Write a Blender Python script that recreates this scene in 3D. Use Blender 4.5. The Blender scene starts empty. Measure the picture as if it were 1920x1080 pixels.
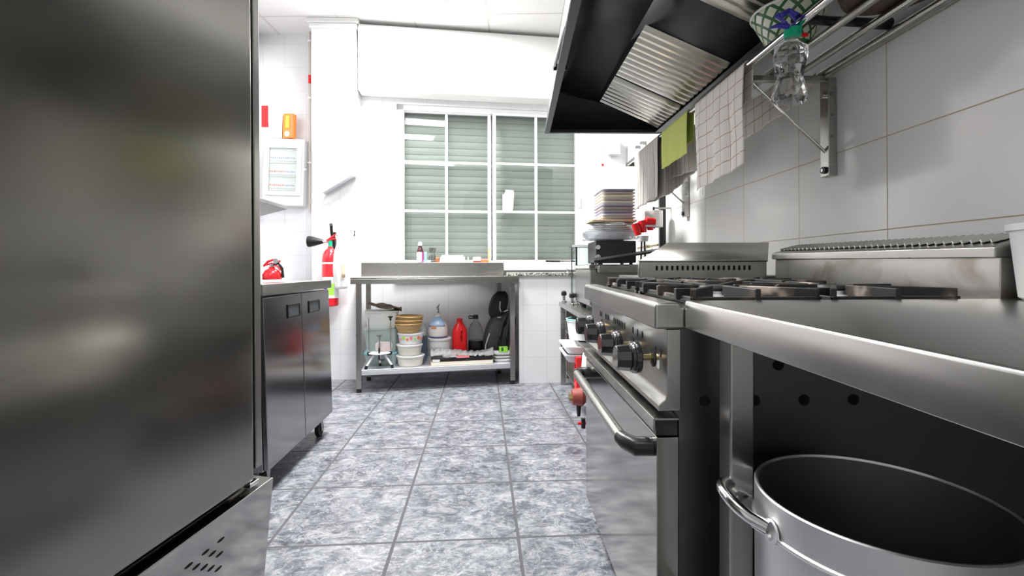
import bpy, bmesh, math, random
from mathutils import Vector, Matrix
random.seed(7)
C = bpy.context.scene.collection
S = bpy.context.scene
PI = math.pi

# ---------------------------------------------------------------- camera
cam = bpy.data.cameras.new('camera'); camo = bpy.data.objects.new('camera', cam); C.objects.link(camo)
yaw, pitch, roll = 0.027033, 0.004378, -0.003472
fw = Vector((math.sin(yaw)*math.cos(pitch), math.cos(yaw)*math.cos(pitch), math.sin(pitch)))
rt = Vector((math.cos(yaw), -math.sin(yaw), 0)); up = rt.cross(fw)
R_ = rt*math.cos(roll)+up*math.sin(roll); U_ = up*math.cos(roll)-rt*math.sin(roll)
m = Matrix((R_, U_, -fw)).transposed().to_4x4(); m.translation = Vector((0, 0, 0.9625))
camo.matrix_world = m
cam.sensor_width = 36; cam.lens = 876.67*36/1920; cam.shift_y = -38.5/1920; cam.clip_start = .02
S.camera = camo
# ---------------------------------------------------------------- view, world
S.view_settings.view_transform = 'Standard'; S.view_settings.look = 'None'
S.view_settings.gamma = 1; S.view_settings.exposure = 0.0
try: S.view_settings.use_curve_mapping = False
except Exception: pass
W = bpy.data.worlds.new('world'); S.world = W; W.use_nodes = True
W.node_tree.nodes['Background'].inputs[0].default_value = (.6, .65, .7, 1)
W.node_tree.nodes['Background'].inputs[1].default_value = .05
S.cycles.max_bounces = 8; S.cycles.diffuse_bounces = 5; S.cycles.glossy_bounces = 5
S.cycles.transmission_bounces = 8; S.cycles.transparent_max_bounces = 12
S.cycles.sample_clamp_indirect = 6; S.cycles.blur_glossy = .5
CEIL = 3.17
LIGHTS = [(-.5, 1.95, .6, .3, 52), (-.6, 1.15, .6, .3, 24), (-.75, 3.55, .6, .6, 200), (-.3, -.7, 1.2, .3, 12)]  # last entry is an added fill lamp, unseen behind the camera
for i, (x, y, sx, sy, w) in enumerate(LIGHTS):
    L = bpy.data.lights.new('ceiling_lamp', 'AREA'); L.shape = 'RECTANGLE'; L.size = sx-.04; L.size_y = sy-.04
    L.energy = w; L.color = (1, .985, .96) if i != 0 else (.97, .985, 1)
    o = bpy.data.objects.new('ceiling_lamp', L); o.location = (x, y, CEIL-.05); C.objects.link(o)

# ---------------------------------------------------------------- materials
def mat(name, col, rough=.5, metal=0, trans=0, ior=1.45, alpha=1, spec=.5, coat=0, emis=None, es=0):
    m = bpy.data.materials.new(name); m.use_nodes = True
    b = m.node_tree.nodes['Principled BSDF']
    b.inputs['Base Color'].default_value = (*col, 1); b.inputs['Roughness'].default_value = rough
    b.inputs['Metallic'].default_value = metal; b.inputs['Transmission Weight'].default_value = trans
    b.inputs['IOR'].default_value = ior; b.inputs['Alpha'].default_value = alpha
    b.inputs['Specular IOR Level'].default_value = spec; b.inputs['Coat Weight'].default_value = coat
    if emis: b.inputs['Emission Color'].default_value = (*emis, 1); b.inputs['Emission Strength'].default_value = es
    return m
def nd(m, t, **kw):
    n = m.node_tree.nodes.new(t)
    for k, v in kw.items():
        if k in n.inputs: n.inputs[k].default_value = v
        else: setattr(n, k, v)
    return n
def lk(m, a, b): m.node_tree.links.new(a, b)
def ramp(m, src, stops):
    r = nd(m, 'ShaderNodeValToRGB'); e = r.color_ramp.elements
    while len(e) < len(stops): e.new(.5)
    for k, (p, c) in enumerate(stops): e[k].position = p; e[k].color = (*c, 1) if len(c) == 3 else c
    lk(m, src, r.inputs[0]); return r
def steel(name, col=(.41, .405, .39), rough=.28, scale=(2, 2, 25), vary=.03, dirt=.0, dirtcol=(.25, .2, .14), bump=.0, aniso=0, wave=0):
    m = mat(name, col, rough, 1); b = m.node_tree.nodes['Principled BSDF']
    tc = nd(m, 'ShaderNodeTexCoord'); mp = nd(m, 'ShaderNodeMapping'); mp.inputs['Scale'].default_value = scale
    lk(m, tc.outputs['Object'], mp.inputs[0])
    n = nd(m, 'ShaderNodeTexNoise', Scale=1.0, Detail=1.0); lk(m, mp.outputs[0], n.inputs['Vector'])
    n2 = nd(m, 'ShaderNodeTexNoise', Scale=4.0, Detail=1.0); lk(m, tc.outputs['Object'], n2.inputs['Vector'])
    mr = nd(m, 'ShaderNodeMapRange'); lk(m, n.outputs[0], mr.inputs[0]); mr.inputs[3].default_value = rough-vary*.5; mr.inputs[4].default_value = rough+vary*.5
    ad = nd(m, 'ShaderNodeMath', operation='MULTIPLY_ADD'); lk(m, n2.outputs[0], ad.inputs[0]); ad.inputs[1].default_value = .05; lk(m, mr.outputs[0], ad.inputs[2])
    sb = nd(m, 'ShaderNodeMath', operation='SUBTRACT'); lk(m, ad.outputs[0], sb.inputs[0]); sb.inputs[1].default_value = .025
    lk(m, sb.outputs[0], b.inputs['Roughness'])
    mx = nd(m, 'ShaderNodeMix', data_type='RGBA'); mx.inputs[6].default_value = (*[c*.97 for c in col], 1); mx.inputs[7].default_value = (*[min(1, c*1.03) for c in col], 1)
    lk(m, n2.outputs[0], mx.inputs[0])
    out = mx.outputs[2]
    if dirt:
        n3 = nd(m, 'ShaderNodeTexNoise', Scale=7.0, Detail=4.0, Distortion=.6); lk(m, tc.outputs['Object'], n3.inputs['Vector'])
        rr = ramp(m, n3.outputs[0], [(.48, (0, 0, 0)), (.64, (dirt,)*3)])
        m2 = nd(m, 'ShaderNodeMix', data_type='RGBA'); lk(m, rr.outputs[0], m2.inputs[0]); lk(m, out, m2.inputs[6]); m2.inputs[7].default_value = (*dirtcol, 1); out = m2.outputs[2]
    lk(m, out, b.inputs['Base Color'])
    if bump or wave:
        bp = nd(m, 'ShaderNodeBump', Strength=bump or .0, Distance=.0002); lk(m, n.outputs[0], bp.inputs['Height'])
        if wave:
            n4 = nd(m, 'ShaderNodeTexNoise', Scale=2.2, Detail=0.0); mp2 = nd(m, 'ShaderNodeMapping'); mp2.inputs['Scale'].default_value = (1, .35, 1.6)
            lk(m, tc.outputs['Object'], mp2.inputs[0]); lk(m, mp2.outputs[0], n4.inputs['Vector'])
            b2 = nd(m, 'ShaderNodeBump', Strength=wave, Distance=.02); lk(m, n4.outputs[0], b2.inputs['Height']); lk(m, bp.outputs[0], b2.inputs['Normal']); bp = b2
        lk(m, bp.outputs[0], b.inputs['Normal'])
    if aniso: b.inputs['Anisotropic'].default_value = aniso
    return m
def tilemat(name, bw, bh, c1, c2, grout, mortar, rough=.2, ax=('X', 'Z'), bump=.4, spec=.5, mottled=0):
    m = mat(name, c1, rough, spec=spec); b = m.node_tree.nodes['Principled BSDF']
    tc = nd(m, 'ShaderNodeTexCoord'); sp = nd(m, 'ShaderNodeSeparateXYZ'); cb = nd(m, 'ShaderNodeCombineXYZ')
    lk(m, tc.outputs['Object'], sp.inputs[0]); lk(m, sp.outputs[ax[0]], cb.inputs[0]); lk(m, sp.outputs[ax[1]], cb.inputs[1])
    br = nd(m, 'ShaderNodeTexBrick', offset=0.0, squash=1.0)
    br.inputs['Scale'].default_value = 1; br.inputs['Brick Width'].default_value = bw; br.inputs['Row Height'].default_value = bh
    br.inputs['Mortar Size'].default_value = mortar; br.inputs['Mortar Smooth'].default_value = .3
    br.inputs['Color1'].default_value = (*c1, 1); br.inputs['Color2'].default_value = (*c2, 1); br.inputs['Mortar'].default_value = (*grout, 1)
    lk(m, cb.outputs[0], br.inputs['Vector'])
    lk(m, br.outputs['Color'], b.inputs['Base Color'])
    bp = nd(m, 'ShaderNodeBump', Strength=bump, Distance=.002, invert=True); lk(m, br.outputs['Fac'], bp.inputs['Height'])
    lk(m, bp.outputs[0], b.inputs['Normal'])
    rr = nd(m, 'ShaderNodeMapRange'); lk(m, br.outputs['Fac'], rr.inputs[0]); rr.inputs[3].default_value = rough; rr.inputs[4].default_value = .8
    lk(m, rr.outputs[0], b.inputs['Roughness'])
    return m, br, cb

M = {}
M['wall_tile'] = tilemat('wall_tile', .45, .3055, (.70, .705, .70), (.66, .665, .66), (.42, .36, .27), .0022, .16, ('Y', 'Z'))[0]
M['white_tile'] = tilemat('white_tile', .2, .22, (.76, .76, .78), (.74, .74, .76), (.62, .62, .64), .0022, .2, ('X', 'Z'))[0]
M['ceiling'] = tilemat('ceiling_panels', .655, .655, (.72, .715, .71), (.70, .695, .69), (.55, .54, .52), .011, .7, ('X', 'Y'), .3)[0]
# floor: blue grey marbled tiles with dark grout
mf, br, cb = tilemat('marbled_floor_tile', .44, .44, (.5, .5, .5), (.5, .5, .5), (.075, .077, .085), .0062, .3, ('X', 'Y'), .7)
bs = mf.node_tree.nodes['Principled BSDF']
tcf = nd(mf, 'ShaderNodeTexCoord')
n1 = nd(mf, 'ShaderNodeTexNoise', Scale=8.0, Detail=13.0, Roughness=.80, Distortion=.8); lk(mf, tcf.outputs['Object'], n1.inputs['Vector'])
mpf = nd(mf, 'ShaderNodeMapping'); mpf.inputs['Rotation'].default_value = (0, 0, .5); mpf.inputs['Scale'].default_value = (1.0, 1.7, 1); mpf.inputs['Location'].default_value = (3, 5, 0)
lk(mf, tcf.outputs['Object'], mpf.inputs[0])
n2 = nd(mf, 'ShaderNodeTexNoise', Scale=13.0, Detail=12.0, Roughness=.78, Distortion=1.5); lk(mf, mpf.outputs[0], n2.inputs['Vector'])
r1 = ramp(mf, n1.outputs[0], [(.40, (.03, .034, .048)), (.47, (.075, .082, .105)), (.52, (.16, .17, .20)), (.60, (.31, .322, .35))])
r2 = ramp(mf, n2.outputs[0], [(.40, (.04, .045, .06)), (.48, (.12, .125, .15)), (.54, (.25, .258, .28)), (.62, (.45, .435, .405))])
mxf = nd(mf, 'ShaderNodeMix', data_type='RGBA'); mxf.inputs[0].default_value = .5; lk(mf, r1.outputs[0], mxf.inputs[6]); lk(mf, r2.outputs[0], mxf.inputs[7])
n3 = nd(mf, 'ShaderNodeTexNoise', Scale=11.0, Detail=6.0, Roughness=.6, Distortion=1.0); lk(mf, mpf.outputs[0], n3.inputs['Vector'])
vr = ramp(mf, n3.outputs[0], [(.485, (0, 0, 0)), (.50, (.6, .6, .6)), (.515, (0, 0, 0))])
mxv = nd(mf, 'ShaderNodeMix', data_type='RGBA'); lk(mf, vr.outputs[0], mxv.inputs[0]); lk(mf, mxf.outputs[2], mxv.inputs[6]); mxv.inputs[7].default_value = (.50, .51, .54, 1)
lk(mf, mxv.outputs[2], br.inputs['Color1']); lk(mf, mxv.outputs[2], br.inputs['Color2'])
M['floor'] = mf
M['paint'] = mat('white_paint', (.78, .78, .77), .55)
M['pvc'] = mat('white_window_frame', (.88, .88, .88), .3)
M['plastic'] = mat('white_plastic', (.8, .8, .8), .35)
M['steel'] = steel('brushed_steel')
M['steel_top'] = steel('worktop_steel', (.46, .455, .44), .25, (3, 3, 3), .06, wave=.03)
M['steel_h'] = steel('fridge_steel', (.33, .32, .295), .2, (1, 1, 12), .04, wave=.07)
M['steel_kick'] = steel('polished_steel', (.47, .46, .44), .13, (3, 3, 20), .05)
M['steel_cab'] = steel('cabinet_steel', (.36, .36, .37), .17, (2, 2, 20), .04, wave=.05)
M['steel_dirty'] = steel('stained_steel', (.52, .51, .49), .3, (3, 20, 3), .04, dirt=.6)
M['steel_dark'] = steel('dull_steel', (.3, .3, .295), .36, (3, 3, 20), .04)
M['steel_side'] = steel('shaded_side_steel', (.13, .13, .125), .42, (3, 3, 20), .04)  # shade under the bench is put into this steel's colour
M['oven_glassy'] = steel('oven_door_steel', (.40, .39, .365), .12, (3, 3, 20), .04)
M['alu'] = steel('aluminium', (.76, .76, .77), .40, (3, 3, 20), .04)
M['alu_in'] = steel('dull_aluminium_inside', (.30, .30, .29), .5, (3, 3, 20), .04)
M['chrome'] = mat('chrome', (.7, .7, .7), .12, 1)
M['black_metal'] = mat('black_painted_metal', (.012, .014, .017), .42)
M['grey_metal'] = mat('dark_grey_metal', (.07, .08, .09), .4)
M['black'] = mat('black_plastic', (.015, .015, .016), .3)
M['hole'] = mat('dark_opening', (.004, .004, .004), .9)
M['knob'] = mat('glossy_black_knob', (.018, .018, .02), .18, coat=.5)
M['brass'] = mat('brass', (.36, .29, .15), .4, 1)
M['rubber'] = mat('black_rubber', (.02, .02, .02), .7)
M['red'] = mat('red_plastic', (.75, .015, .02), .3)
M['red_paint'] = mat('red_painted_steel', (.72, .02, .03), .25, coat=.4)
M['glass'] = mat('glass', (.96, 1, .98), .0, trans=1, ior=1.45)
M['clear'] = mat('clear_plastic', (.95, .97, .97), .08, trans=1, ior=1.2)
M['clear_bag'] = mat('clear_film', (.9, .92, .93), .18, trans=.75, ior=1.15)
M['frost'] = mat('translucent_tub', (.86, .88, .85), .35, trans=.35, ior=1.2)
M['frost_green'] = mat('green_tinted_tub', (.62, .74, .72), .3, trans=.45, ior=1.2)
M['teal'] = mat('teal_lid', (.25, .6, .62), .4)
M['cream'] = mat('cream_food', (.85, .8, .62), .7)
M['bluew'] = mat('slate_blue_plastic', (.10, .13, .19), .45)
M['blue'] = mat('blue_plastic', (.05, .04, .40), .4)
M['green'] = mat('green_plastic', (.0, .42, .22), .35)
M['lime'] = mat('lime_green', (.35, .75, .08), .5)
M['dkgreen'] = mat('dark_green_plastic', (.01, .10, .055), .5)
M['orange'] = mat('orange_card', (.85, .20, .035), .5)
M['creamcard'] = mat('cream_card', (.85, .82, .72), .6)
M['brown'] = mat('brown_cardboard', (.16, .12, .085), .8)
M['tan'] = mat('tan_board', (.62, .48, .32), .7)
M['wood'] = mat('pale_wood', (.72, .38, .2), .6)
M['magenta'] = mat('magenta_label', (.6, .08, .35), .5)
M['pink'] = mat('pink_plastic', (.85, .25, .28), .4)
M['purple'] = mat('lilac_label', (.5, .45, .75), .5)
M['wine'] = mat('dark_bottle_liquid', (.05, .015, .02), .15)
M['cola'] = mat('dark_liquid', (.01, .01, .012), .15)
M['paper'] = mat('white_paper', (.85, .85, .84), .8)
M['greyw'] = mat('light_grey_plastic', (.62, .64, .68), .4)
M['nylon'] = mat('black_nylon', (.016, .017, .02), .65)
M['nylon_g'] = mat('charcoal_nylon', (.05, .05, .055), .7)
M['reflect'] = mat('grey_piping', (.45, .46, .48), .5)
M['redbrown'] = mat('red_brown_plastic', (.30, .06, .05), .35)
M['oliveblk'] = mat('glass_case_frame', (.02, .025, .025), .3)
M['lamp'] = mat('lit_diffuser', (.9, .9, .9), .5, emis=(1, .98, .95), es=5)
# cast iron with burnt patches
m_ = mat('cast_iron', (.02, .02, .02), .55); tc = nd(m_, 'ShaderNodeTexCoord'); n = nd(m_, 'ShaderNodeTexNoise', Scale=9.0, Detail=3.0); lk(m_, tc.outputs['Object'], n.inputs['Vector'])
r = ramp(m_, n.outputs[0], [(.54, (.014, .014, .014)), (.62, (.07, .055, .045)), (.72, (.50, .42, .36))]); lk(m_, r.outputs[0], m_.node_tree.nodes['Principled BSDF'].inputs['Base Color']); M['iron'] = m_
# granite
m_ = mat('speckled_granite', (.3, .3, .28), .25); tc = nd(m_, 'ShaderNodeTexCoord'); n = nd(m_, 'ShaderNodeTexNoise', Scale=90.0, Detail=4.0); lk(m_, tc.outputs['Object'], n.inputs['Vector'])
r = ramp(m_, n.outputs[0], [(.4, (.06, .06, .05)), (.52, (.33, .33, .29)), (.62, (.7, .7, .66))]); lk(m_, r.outputs[0], m_.node_tree.nodes['Principled BSDF'].inputs['Base Color']); M['granite'] = m_
# shutter
M['shutter'] = mat('grey_green_shutter', (.42, .455, .43), .5)
def uvcloth(name, base, line, bw, bh, mortar, offs=0.0, line2=None):
    m = mat(name, base, .9, spec=.1); b = m.node_tree.nodes['Principled BSDF']
    tc = nd(m, 'ShaderNodeTexCoord'); br = nd(m, 'ShaderNodeTexBrick', offset=offs, squash=1.0)
    n = nd(m, 'ShaderNodeTexNoise', Scale=25.0, Detail=2.0); lk(m, tc.outputs['UV'], n.inputs['Vector'])
    mm = nd(m, 'ShaderNodeMix', data_type='RGBA', blend_type='ADD'); mm.inputs[0].default_value = .008; lk(m, tc.outputs['UV'], mm.inputs[6]); lk(m, n.outputs['Color'], mm.inputs[7])
    lk(m, mm.outputs[2], br.inputs['Vector'])
    br.inputs['Scale'].default_value = 1; br.inputs['Brick Width'].default_value = bw; br.inputs['Row Height'].default_value = bh
    br.inputs['Mortar Size'].default_value = mortar; br.inputs['Mortar Smooth'].default_value = .5
    br.inputs['Color1'].default_value = (*base, 1); br.inputs['Color2'].default_value = (*[c*.96 for c in base], 1); br.inputs['Mortar'].default_value = (*line, 1)
    lk(m, br.outputs['Color'], b.inputs['Base Color'])
    n2 = nd(m, 'ShaderNodeTexNoise', Scale=300.0); lk(m, tc.outputs['UV'], n2.inputs['Vector'])
    bp = nd(m, 'ShaderNodeBump', Strength=.3, Distance=.001); lk(m, n2.outputs[0], bp.inputs['Height']); lk(m, bp.outputs[0], b.inputs['Normal'])
    return m
M['check'] = uvcloth('checked_cloth', (.78, .74, .70), (.42, .27, .20), .062, .055, .0022)
M['stripe'] = uvcloth('striped_cloth', (.52, .50, .47), (.08, .07, .065), .045, 9.0, .002)
M['limecloth'] = uvcloth('lime_cloth', (.54, .60, .18), (.52, .58, .17), 5, 5, .001)
# checked wicker
def wicker():
    m = mat('wicker', (.62, .42, .18), .7); b = m.node_tree.nodes['Principled BSDF']
    tc = nd(m, 'ShaderNodeTexCoord'); w = nd(m, 'ShaderNodeTexWave', Scale=28.0, Distortion=1.5); w.bands_direction = 'Z'; lk(m, tc.outputs['Object'], w.inputs['Vector'])
    r = ramp(m, w.outputs[0], [(.2, (.32, .19, .07)), (.6, (.68, .46, .21))]); lk(m, r.outputs[0], b.inputs['Base Color'])
    bp = nd(m, 'ShaderNodeBump', Strength=.6, Distance=.004); lk(m, w.outputs[0], bp.inputs['Height']); lk(m, bp.outputs[0], b.inputs['Normal']); return m
M['wicker'] = wicker()
def spotted(name, base, cols, scale, thr):
    m = mat(name, base, .4); b = m.node_tree.nodes['Principled BSDF']
    tc = nd(m, 'ShaderNodeTexCoord'); n = nd(m, 'ShaderNodeTexVoronoi', Scale=scale); lk(m, tc.outputs['Object'], n.inputs['Vector'])
    r = ramp(m, n.outputs['Distance'], [(thr, cols), (thr+.03, base)]); lk(m, r.outputs[0], b.inputs['Base Color']); return m
# bowl: white with green diamond lattice
m_ = mat('green_lattice_bowl', (.75, .76, .7), .35); b_ = m_.node_tree.nodes['Principled BSDF']
tc = nd(m_, 'ShaderNodeTexCoord'); mp = nd(m_, 'ShaderNodeMapping'); mp.inputs['Rotation'].default_value = (0, 0, PI/4); lk(m_, tc.outputs['UV'], mp.inputs[0])
br_ = nd(m_, 'ShaderNodeTexBrick', offset=0.0); br_.inputs['Scale'].default_value = 1; br_.inputs['Brick Width'].default_value = .034; br_.inputs['Row Height'].default_value = .034
br_.inputs['Mortar Size'].default_value = .0048; br_.inputs['Color1'].default_value = (.74, .76, .68, 1); br_.inputs['Color2'].default_value = (.62, .68, .45, 1); br_.inputs['Mortar'].default_value = (.03, .12, .045, 1)
lk(m_, mp.outputs[0], br_.inputs['Vector']); lk(m_, br_.outputs['Color'], b_.inputs['Base Color']); M['bowl'] = m_

# ---------------------------------------------------------------- helpers
def nb(): return bmesh.new()
def box(bm, x0, x1, y0, y1, z0, z1, mtx=None):
    vs = [bm.verts.new(p) for p in ((x0, y0, z0), (x1, y0, z0), (x1, y1, z0), (x0, y1, z0), (x0, y0, z1), (x1, y0, z1), (x1, y1, z1), (x0, y1, z1))]
    if mtx:
        for v in vs: v.co = mtx @ v.co
    for f in ((0, 3, 2, 1), (4, 5, 6, 7), (0, 1, 5, 4), (1, 2, 6, 5), (2, 3, 7, 6), (3, 0, 4, 7)): bm.faces.new([vs[i] for i in f])
    return bm
def ring(bm, c, n, r, seg, ref=None, sx=1, sy=1):
    n = Vector(n).normalized()
    a = ref or (Vector((0, 0, 1)) if abs(n.z) < .9 else Vector((1, 0, 0)))
    u = n.cross(a).normalized(); v = n.cross(u)
    return [bm.verts.new(Vector(c)+u*math.cos(t)*r*sx+v*math.sin(t)*r*sy) for t in [2*PI*i/seg for i in range(seg)]]
def skin(bm, rings, closed=False, cap=True):
    k = len(rings[0])
    pairs = list(zip(rings, rings[1:]))+([(rings[-1], rings[0])] if closed else [])
    for a, b in pairs:
        for i in range(k): bm.faces.new((a[i], a[(i+1) % k], b[(i+1) % k], b[i]))
    if cap and not closed:
        bm.faces.new(rings[0][::-1]); bm.faces.new(rings[-1])
def cyl(bm, p0, p1, r, r2=None, seg=24, cap=True):
    p0 = Vector(p0); p1 = Vector(p1); n = p1-p0
    skin(bm, [ring(bm, p0, n, r, seg), ring(bm, p1, n, r if r2 is None else r2, seg)], cap=cap); return bm
def tube(bm, pts, r, seg=10, closed=False, cap=True):
    pts = [Vector(p) for p in pts]; R = []; N = len(pts)
    ref = None
    for i, p in enumerate(pts):
        a = pts[i-1] if (i > 0 or closed) else p; b = pts[(i+1) % N] if (i < N-1 or closed) else p
        n = (b-a).normalized()
        if ref is None: ref = Vector((0, 0, 1)) if abs(n.z) < .9 else Vector((1, 0, 0))
        rr = r[i] if isinstance(r, (list, tuple)) else r
        u = n.cross(ref).normalized(); v = n.cross(u).normalized(); ref = -v if False else ref
        R.append([bm.verts.new(p+u*math.cos(t)*rr+v*math.sin(t)*rr) for t in [2*PI*k/seg for k in range(seg)]])
    skin(bm, R, closed, cap); return bm
def lathe(bm, prof, c=(0, 0), seg=40, sx=1, sy=1, cap0=True, cap1=True):
    R = [[bm.verts.new((c[0]+r*sx*math.cos(2*PI*k/seg), c[1]+r*sy*math.sin(2*PI*k/seg), z)) for k in range(seg)] for r, z in prof]
    for a, b in zip(R, R[1:]):
        for i in range(seg): bm.faces.new((a[i], a[(i+1) % seg], b[(i+1) % seg], b[i]))
    if cap0: bm.faces.new(R[0][::-1])
    if cap1: bm.faces.new(R[-1])
    return bm
def prism(bm, poly, axis, a, b):
    def P(p, t): return {'x': (t, p[0], p[1]), 'y': (p[0], t, p[1]), 'z': (p[0], p[1], t)}[axis]
    A = [bm.verts.new(P(p, a)) for p in poly]; B = [bm.verts.new(P(p, b)) for p in poly]
    k = len(poly)
    for i in range(k): bm.faces.new((A[i], A[(i+1) % k], B[(i+1) % k], B[i]))
    bm.faces.new(A[::-1]); bm.faces.new(B); return bm
def sheet(bm, fn, nu, nv, us=1, vs=1, closed=False):
    uv = bm.loops.layers.uv.verify()
    G = [[bm.verts.new(fn(i/nu, j/nv)) for j in range(nv+1)] for i in range(nu+1)]
    for i in range(nu):
        for j in range(nv):
            f = bm.faces.new((G[i][j], G[i+1][j], G[i+1][j+1], G[i][j+1]))
            for l, (a, b) in zip(f.loops, ((i, j), (i+1, j), (i+1, j+1), (i, j+1))): l[uv].uv = (a/nu*us, b/nv*vs)
    return bm
def rrect(w, d, r, n=5, cx=0, cy=0):
    P = []
    for sx, sy, a0 in ((1, 1, 0), (-1, 1, 90), (-1, -1, 180), (1, -1, 270)):
        for k in range(n+1):
            a = math.radians(a0+90*k/n); P.append((cx+sx*(w/2-r)+r*math.cos(a), cy+sy*(d/2-r)+r*math.sin(a)))
    return P
def loft(bm, secs, cap0=True, cap1=True):
    R = [[bm.verts.new((x, y, z)) for x, y in poly] for poly, z in secs]
    k = len(R[0])
    for a, b in zip(R, R[1:]):
        for i in range(k): bm.faces.new((a[i], a[(i+1) % k], b[(i+1) % k], b[i]))
    if cap0: bm.faces.new(R[0][::-1])
    if cap1: bm.faces.new(R[-1])
    return bm
def obj(name, bm, m, parent=None, bevel=0, solid=0, smooth=True, loc=None, rot=None, sub=0, segs=2, angle=35):
    bmesh.ops.recalc_face_normals(bm, faces=bm.faces)
    me = bpy.data.meshes.new(name); bm.to_mesh(me); bm.free()
    if isinstance(m, str): m = M[m]
    me.materials.append(m)
    o = bpy.data.objects.new(name, me); C.objects.link(o)
    if smooth:
        for p in me.polygons: p.use_smooth = True
        try: me.set_sharp_from_angle(angle=math.radians(angle))
        except Exception: pass
    if parent: o.parent = parent
    if loc: o.location = loc
    if rot: o.rotation_euler = rot
    if solid:
        s = o.modifiers.new('thick', 'SOLIDIFY'); s.thickness = solid; s.offset = 0
    if bevel:
        b = o.modifiers.new('bevel', 'BEVEL'); b.width = bevel; b.segments = segs; b.limit_method = 'ANGLE'; b.angle_limit = math.radians(40); b.harden_normals = smooth
    if sub:
        s = o.modifiers.new('sub', 'SUBSURF'); s.levels = sub; s.render_levels = sub
    return o
def tag(o, label, cat, group=None):
    o['label'] = label; o['category'] = cat
    if group: o['group'] = group
    return o
def thing(name, label, cat, loc=(0, 0, 0), rot=(0, 0, 0), group=None):
    o = bpy.data.objects.new(name, None); C.objects.link(o); o.empty_display_size = .05
    o.location = loc; o.rotation_euler = rot
    return tag(o, label, cat, group)
def struct(o): o['kind'] = 'structure'; return o
def B(*a): return box(nb(), *a)
def CY(*a, **k): return cyl(nb(), *a, **k)
def dup(root, loc=None, rot=None, label=None, rename=None):
    r = root.copy(); C.objects.link(r)
    if loc is not None: r.location = loc
    if rot is not None: r.rotation_euler = rot
    if label: r['label'] = label
    for ch in list(root.children):
        c = ch.copy(); C.objects.link(c); c.parent = r
        for g in list(ch.children):
            d = g.copy(); C.objects.link(d); d.parent = c
    return r

# ================================================================ ROOM
WA = .1162                                   # the window wall is not square to the side walls
# floor, origin at a tile corner
struct(obj('floor', B(-3.2, 3.2, -4.0, 4.6, -.1, 0), 'floor', loc=(-.8147, 1.6494, 0), rot=(0, 0, .0363), smooth=False))
struct(obj('wall_right', B(0, .12, -3.2, 3.35, -1.09, CEIL-1.09), 'wall_tile', loc=(1.27, 1.495, 1.09), smooth=False))
struct(obj('wall_left', B(-.12, 0, -2.0, 4.6, 0, CEIL), 'white_tile', loc=(-2.25, 0, 0), smooth=False))
struct(obj('wall_front', B(-2.25, 1.27, -.12, 0, 0, CEIL), 'paint', loc=(0, -1.6, 0), smooth=False))
struct(obj('wall_back', B(-.67, 0, 0, .12, 0, CEIL), 'white_tile', loc=(-1.6, 4.42, 0), smooth=False))
struct(obj('ceiling', B(-2.4, 2.6, -6.2, 1.2, 0, .08), 'ceiling', loc=(-.751, 4.061, CEIL), rot=(0, 0, -.04), smooth=False))
# window wall in its own frame: local x along the wall, y into it
def wallobj(name, bm, m, **k): return obj(name, bm, m, loc=(-1.27, 4.31, 0), rot=(0, 0, WA), smooth=False, **k)
def wx(X): return (X+1.27)/math.cos(WA)
x0w, x1w, z0w, z1w = wx(-.945), wx(.815), .985, 2.50
struct(wallobj('wall_window', (lambda bm: (box(bm, 0, x0w, 0, .2, 0, CEIL), box(bm, x1w, 2.6, 0, .2, 0, CEIL), box(bm, x0w, x1w, 0, .2, 0, z0w), box(bm, x0w, x1w, 0, .2, z1w, CEIL), bm)[-1])(nb()), 'white_tile'))
# pillar left of the window, with a small moulding at the ceiling
struct(obj('trim_pillar', B(-1.645, -1.262, 4.15, 4.6, 0, CEIL), 'white_tile', smooth=False))
struct(obj('trim_cornice', (lambda bm: (box(bm, -1.66, -1.245, 4.125, 4.30, 3.09, 3.13), box(bm, -1.675, -1.23, 4.11, 4.30, 3.13, CEIL), bm)[-1])(nb()), 'paint', bevel=.006))
# roller shutter box over the window
struct(wallobj('trim_shutter_box', B(.012, 2.6, -.165, -.001, 2.555, 3.135), 'paint', bevel=.004))
# window
wf = nb()
fy0, fy1 = .015, .075
box(wf, x0w, x0w+.065, fy0, fy1, z0w, z1w); box(wf, x1w-.065, x1w, fy0, fy1, z0w, z1w)
box(wf, x0w, x1w, fy0, fy1, z1w-.05, z1w); box(wf, x0w, x1w, fy0-.005, fy1, z0w, z0w+.065)
win = wallobj('window_1', wf, 'pvc', bevel=.004); struct(win)
def sash(xa, xb, y, z0, z1):
    bm = nb(); t = .03; e = .033
    box(bm, xa-t, xa, y, y+e, z0-t, z1+t); box(bm, xb, xb+t, y, y+e, z0-t, z1+t)
    box(bm, xa, xb, y, y+e, z0-t, z0); box(bm, xa, xb, y, y+e, z1, z1+t)
    xm = xa+(xb-xa)*.5
    for c in (xm,): box(bm, c-.012, c+.012, y+.006, y+.027, z0, z1)
    for k in (1, 2):
        zz = z0+(z1-z0)*k/3; box(bm, xa, xb, y+.006, y+.027, zz-.011, zz+.011)
    return bm
s1 = sash(wx(-.882), wx(-.103), .034, 1.055, 2.437); s2 = sash(wx(-.028), wx(.748), .005, 1.055, 2.437)
for s, xa, xb, yy in ((s1, -.882, -.103, .034), (s2, -.028, .748, .005)):
    o = obj('window_sash', s, 'pvc', win, bevel=.003, smooth=False)
    g = obj('window_pane', B(wx(xa), wx(xb), yy+.013, yy+.019, 1.055, 2.437), 'glass', o, smooth=False)
for X in (-.925, .785):
    obj('sash_handle', B(wx(X)-.006, wx(X)+.006, -.006, .03, 1.56, 1.68), 'pvc', win, bevel=.003)
sh = nb(); z = .99
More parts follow.
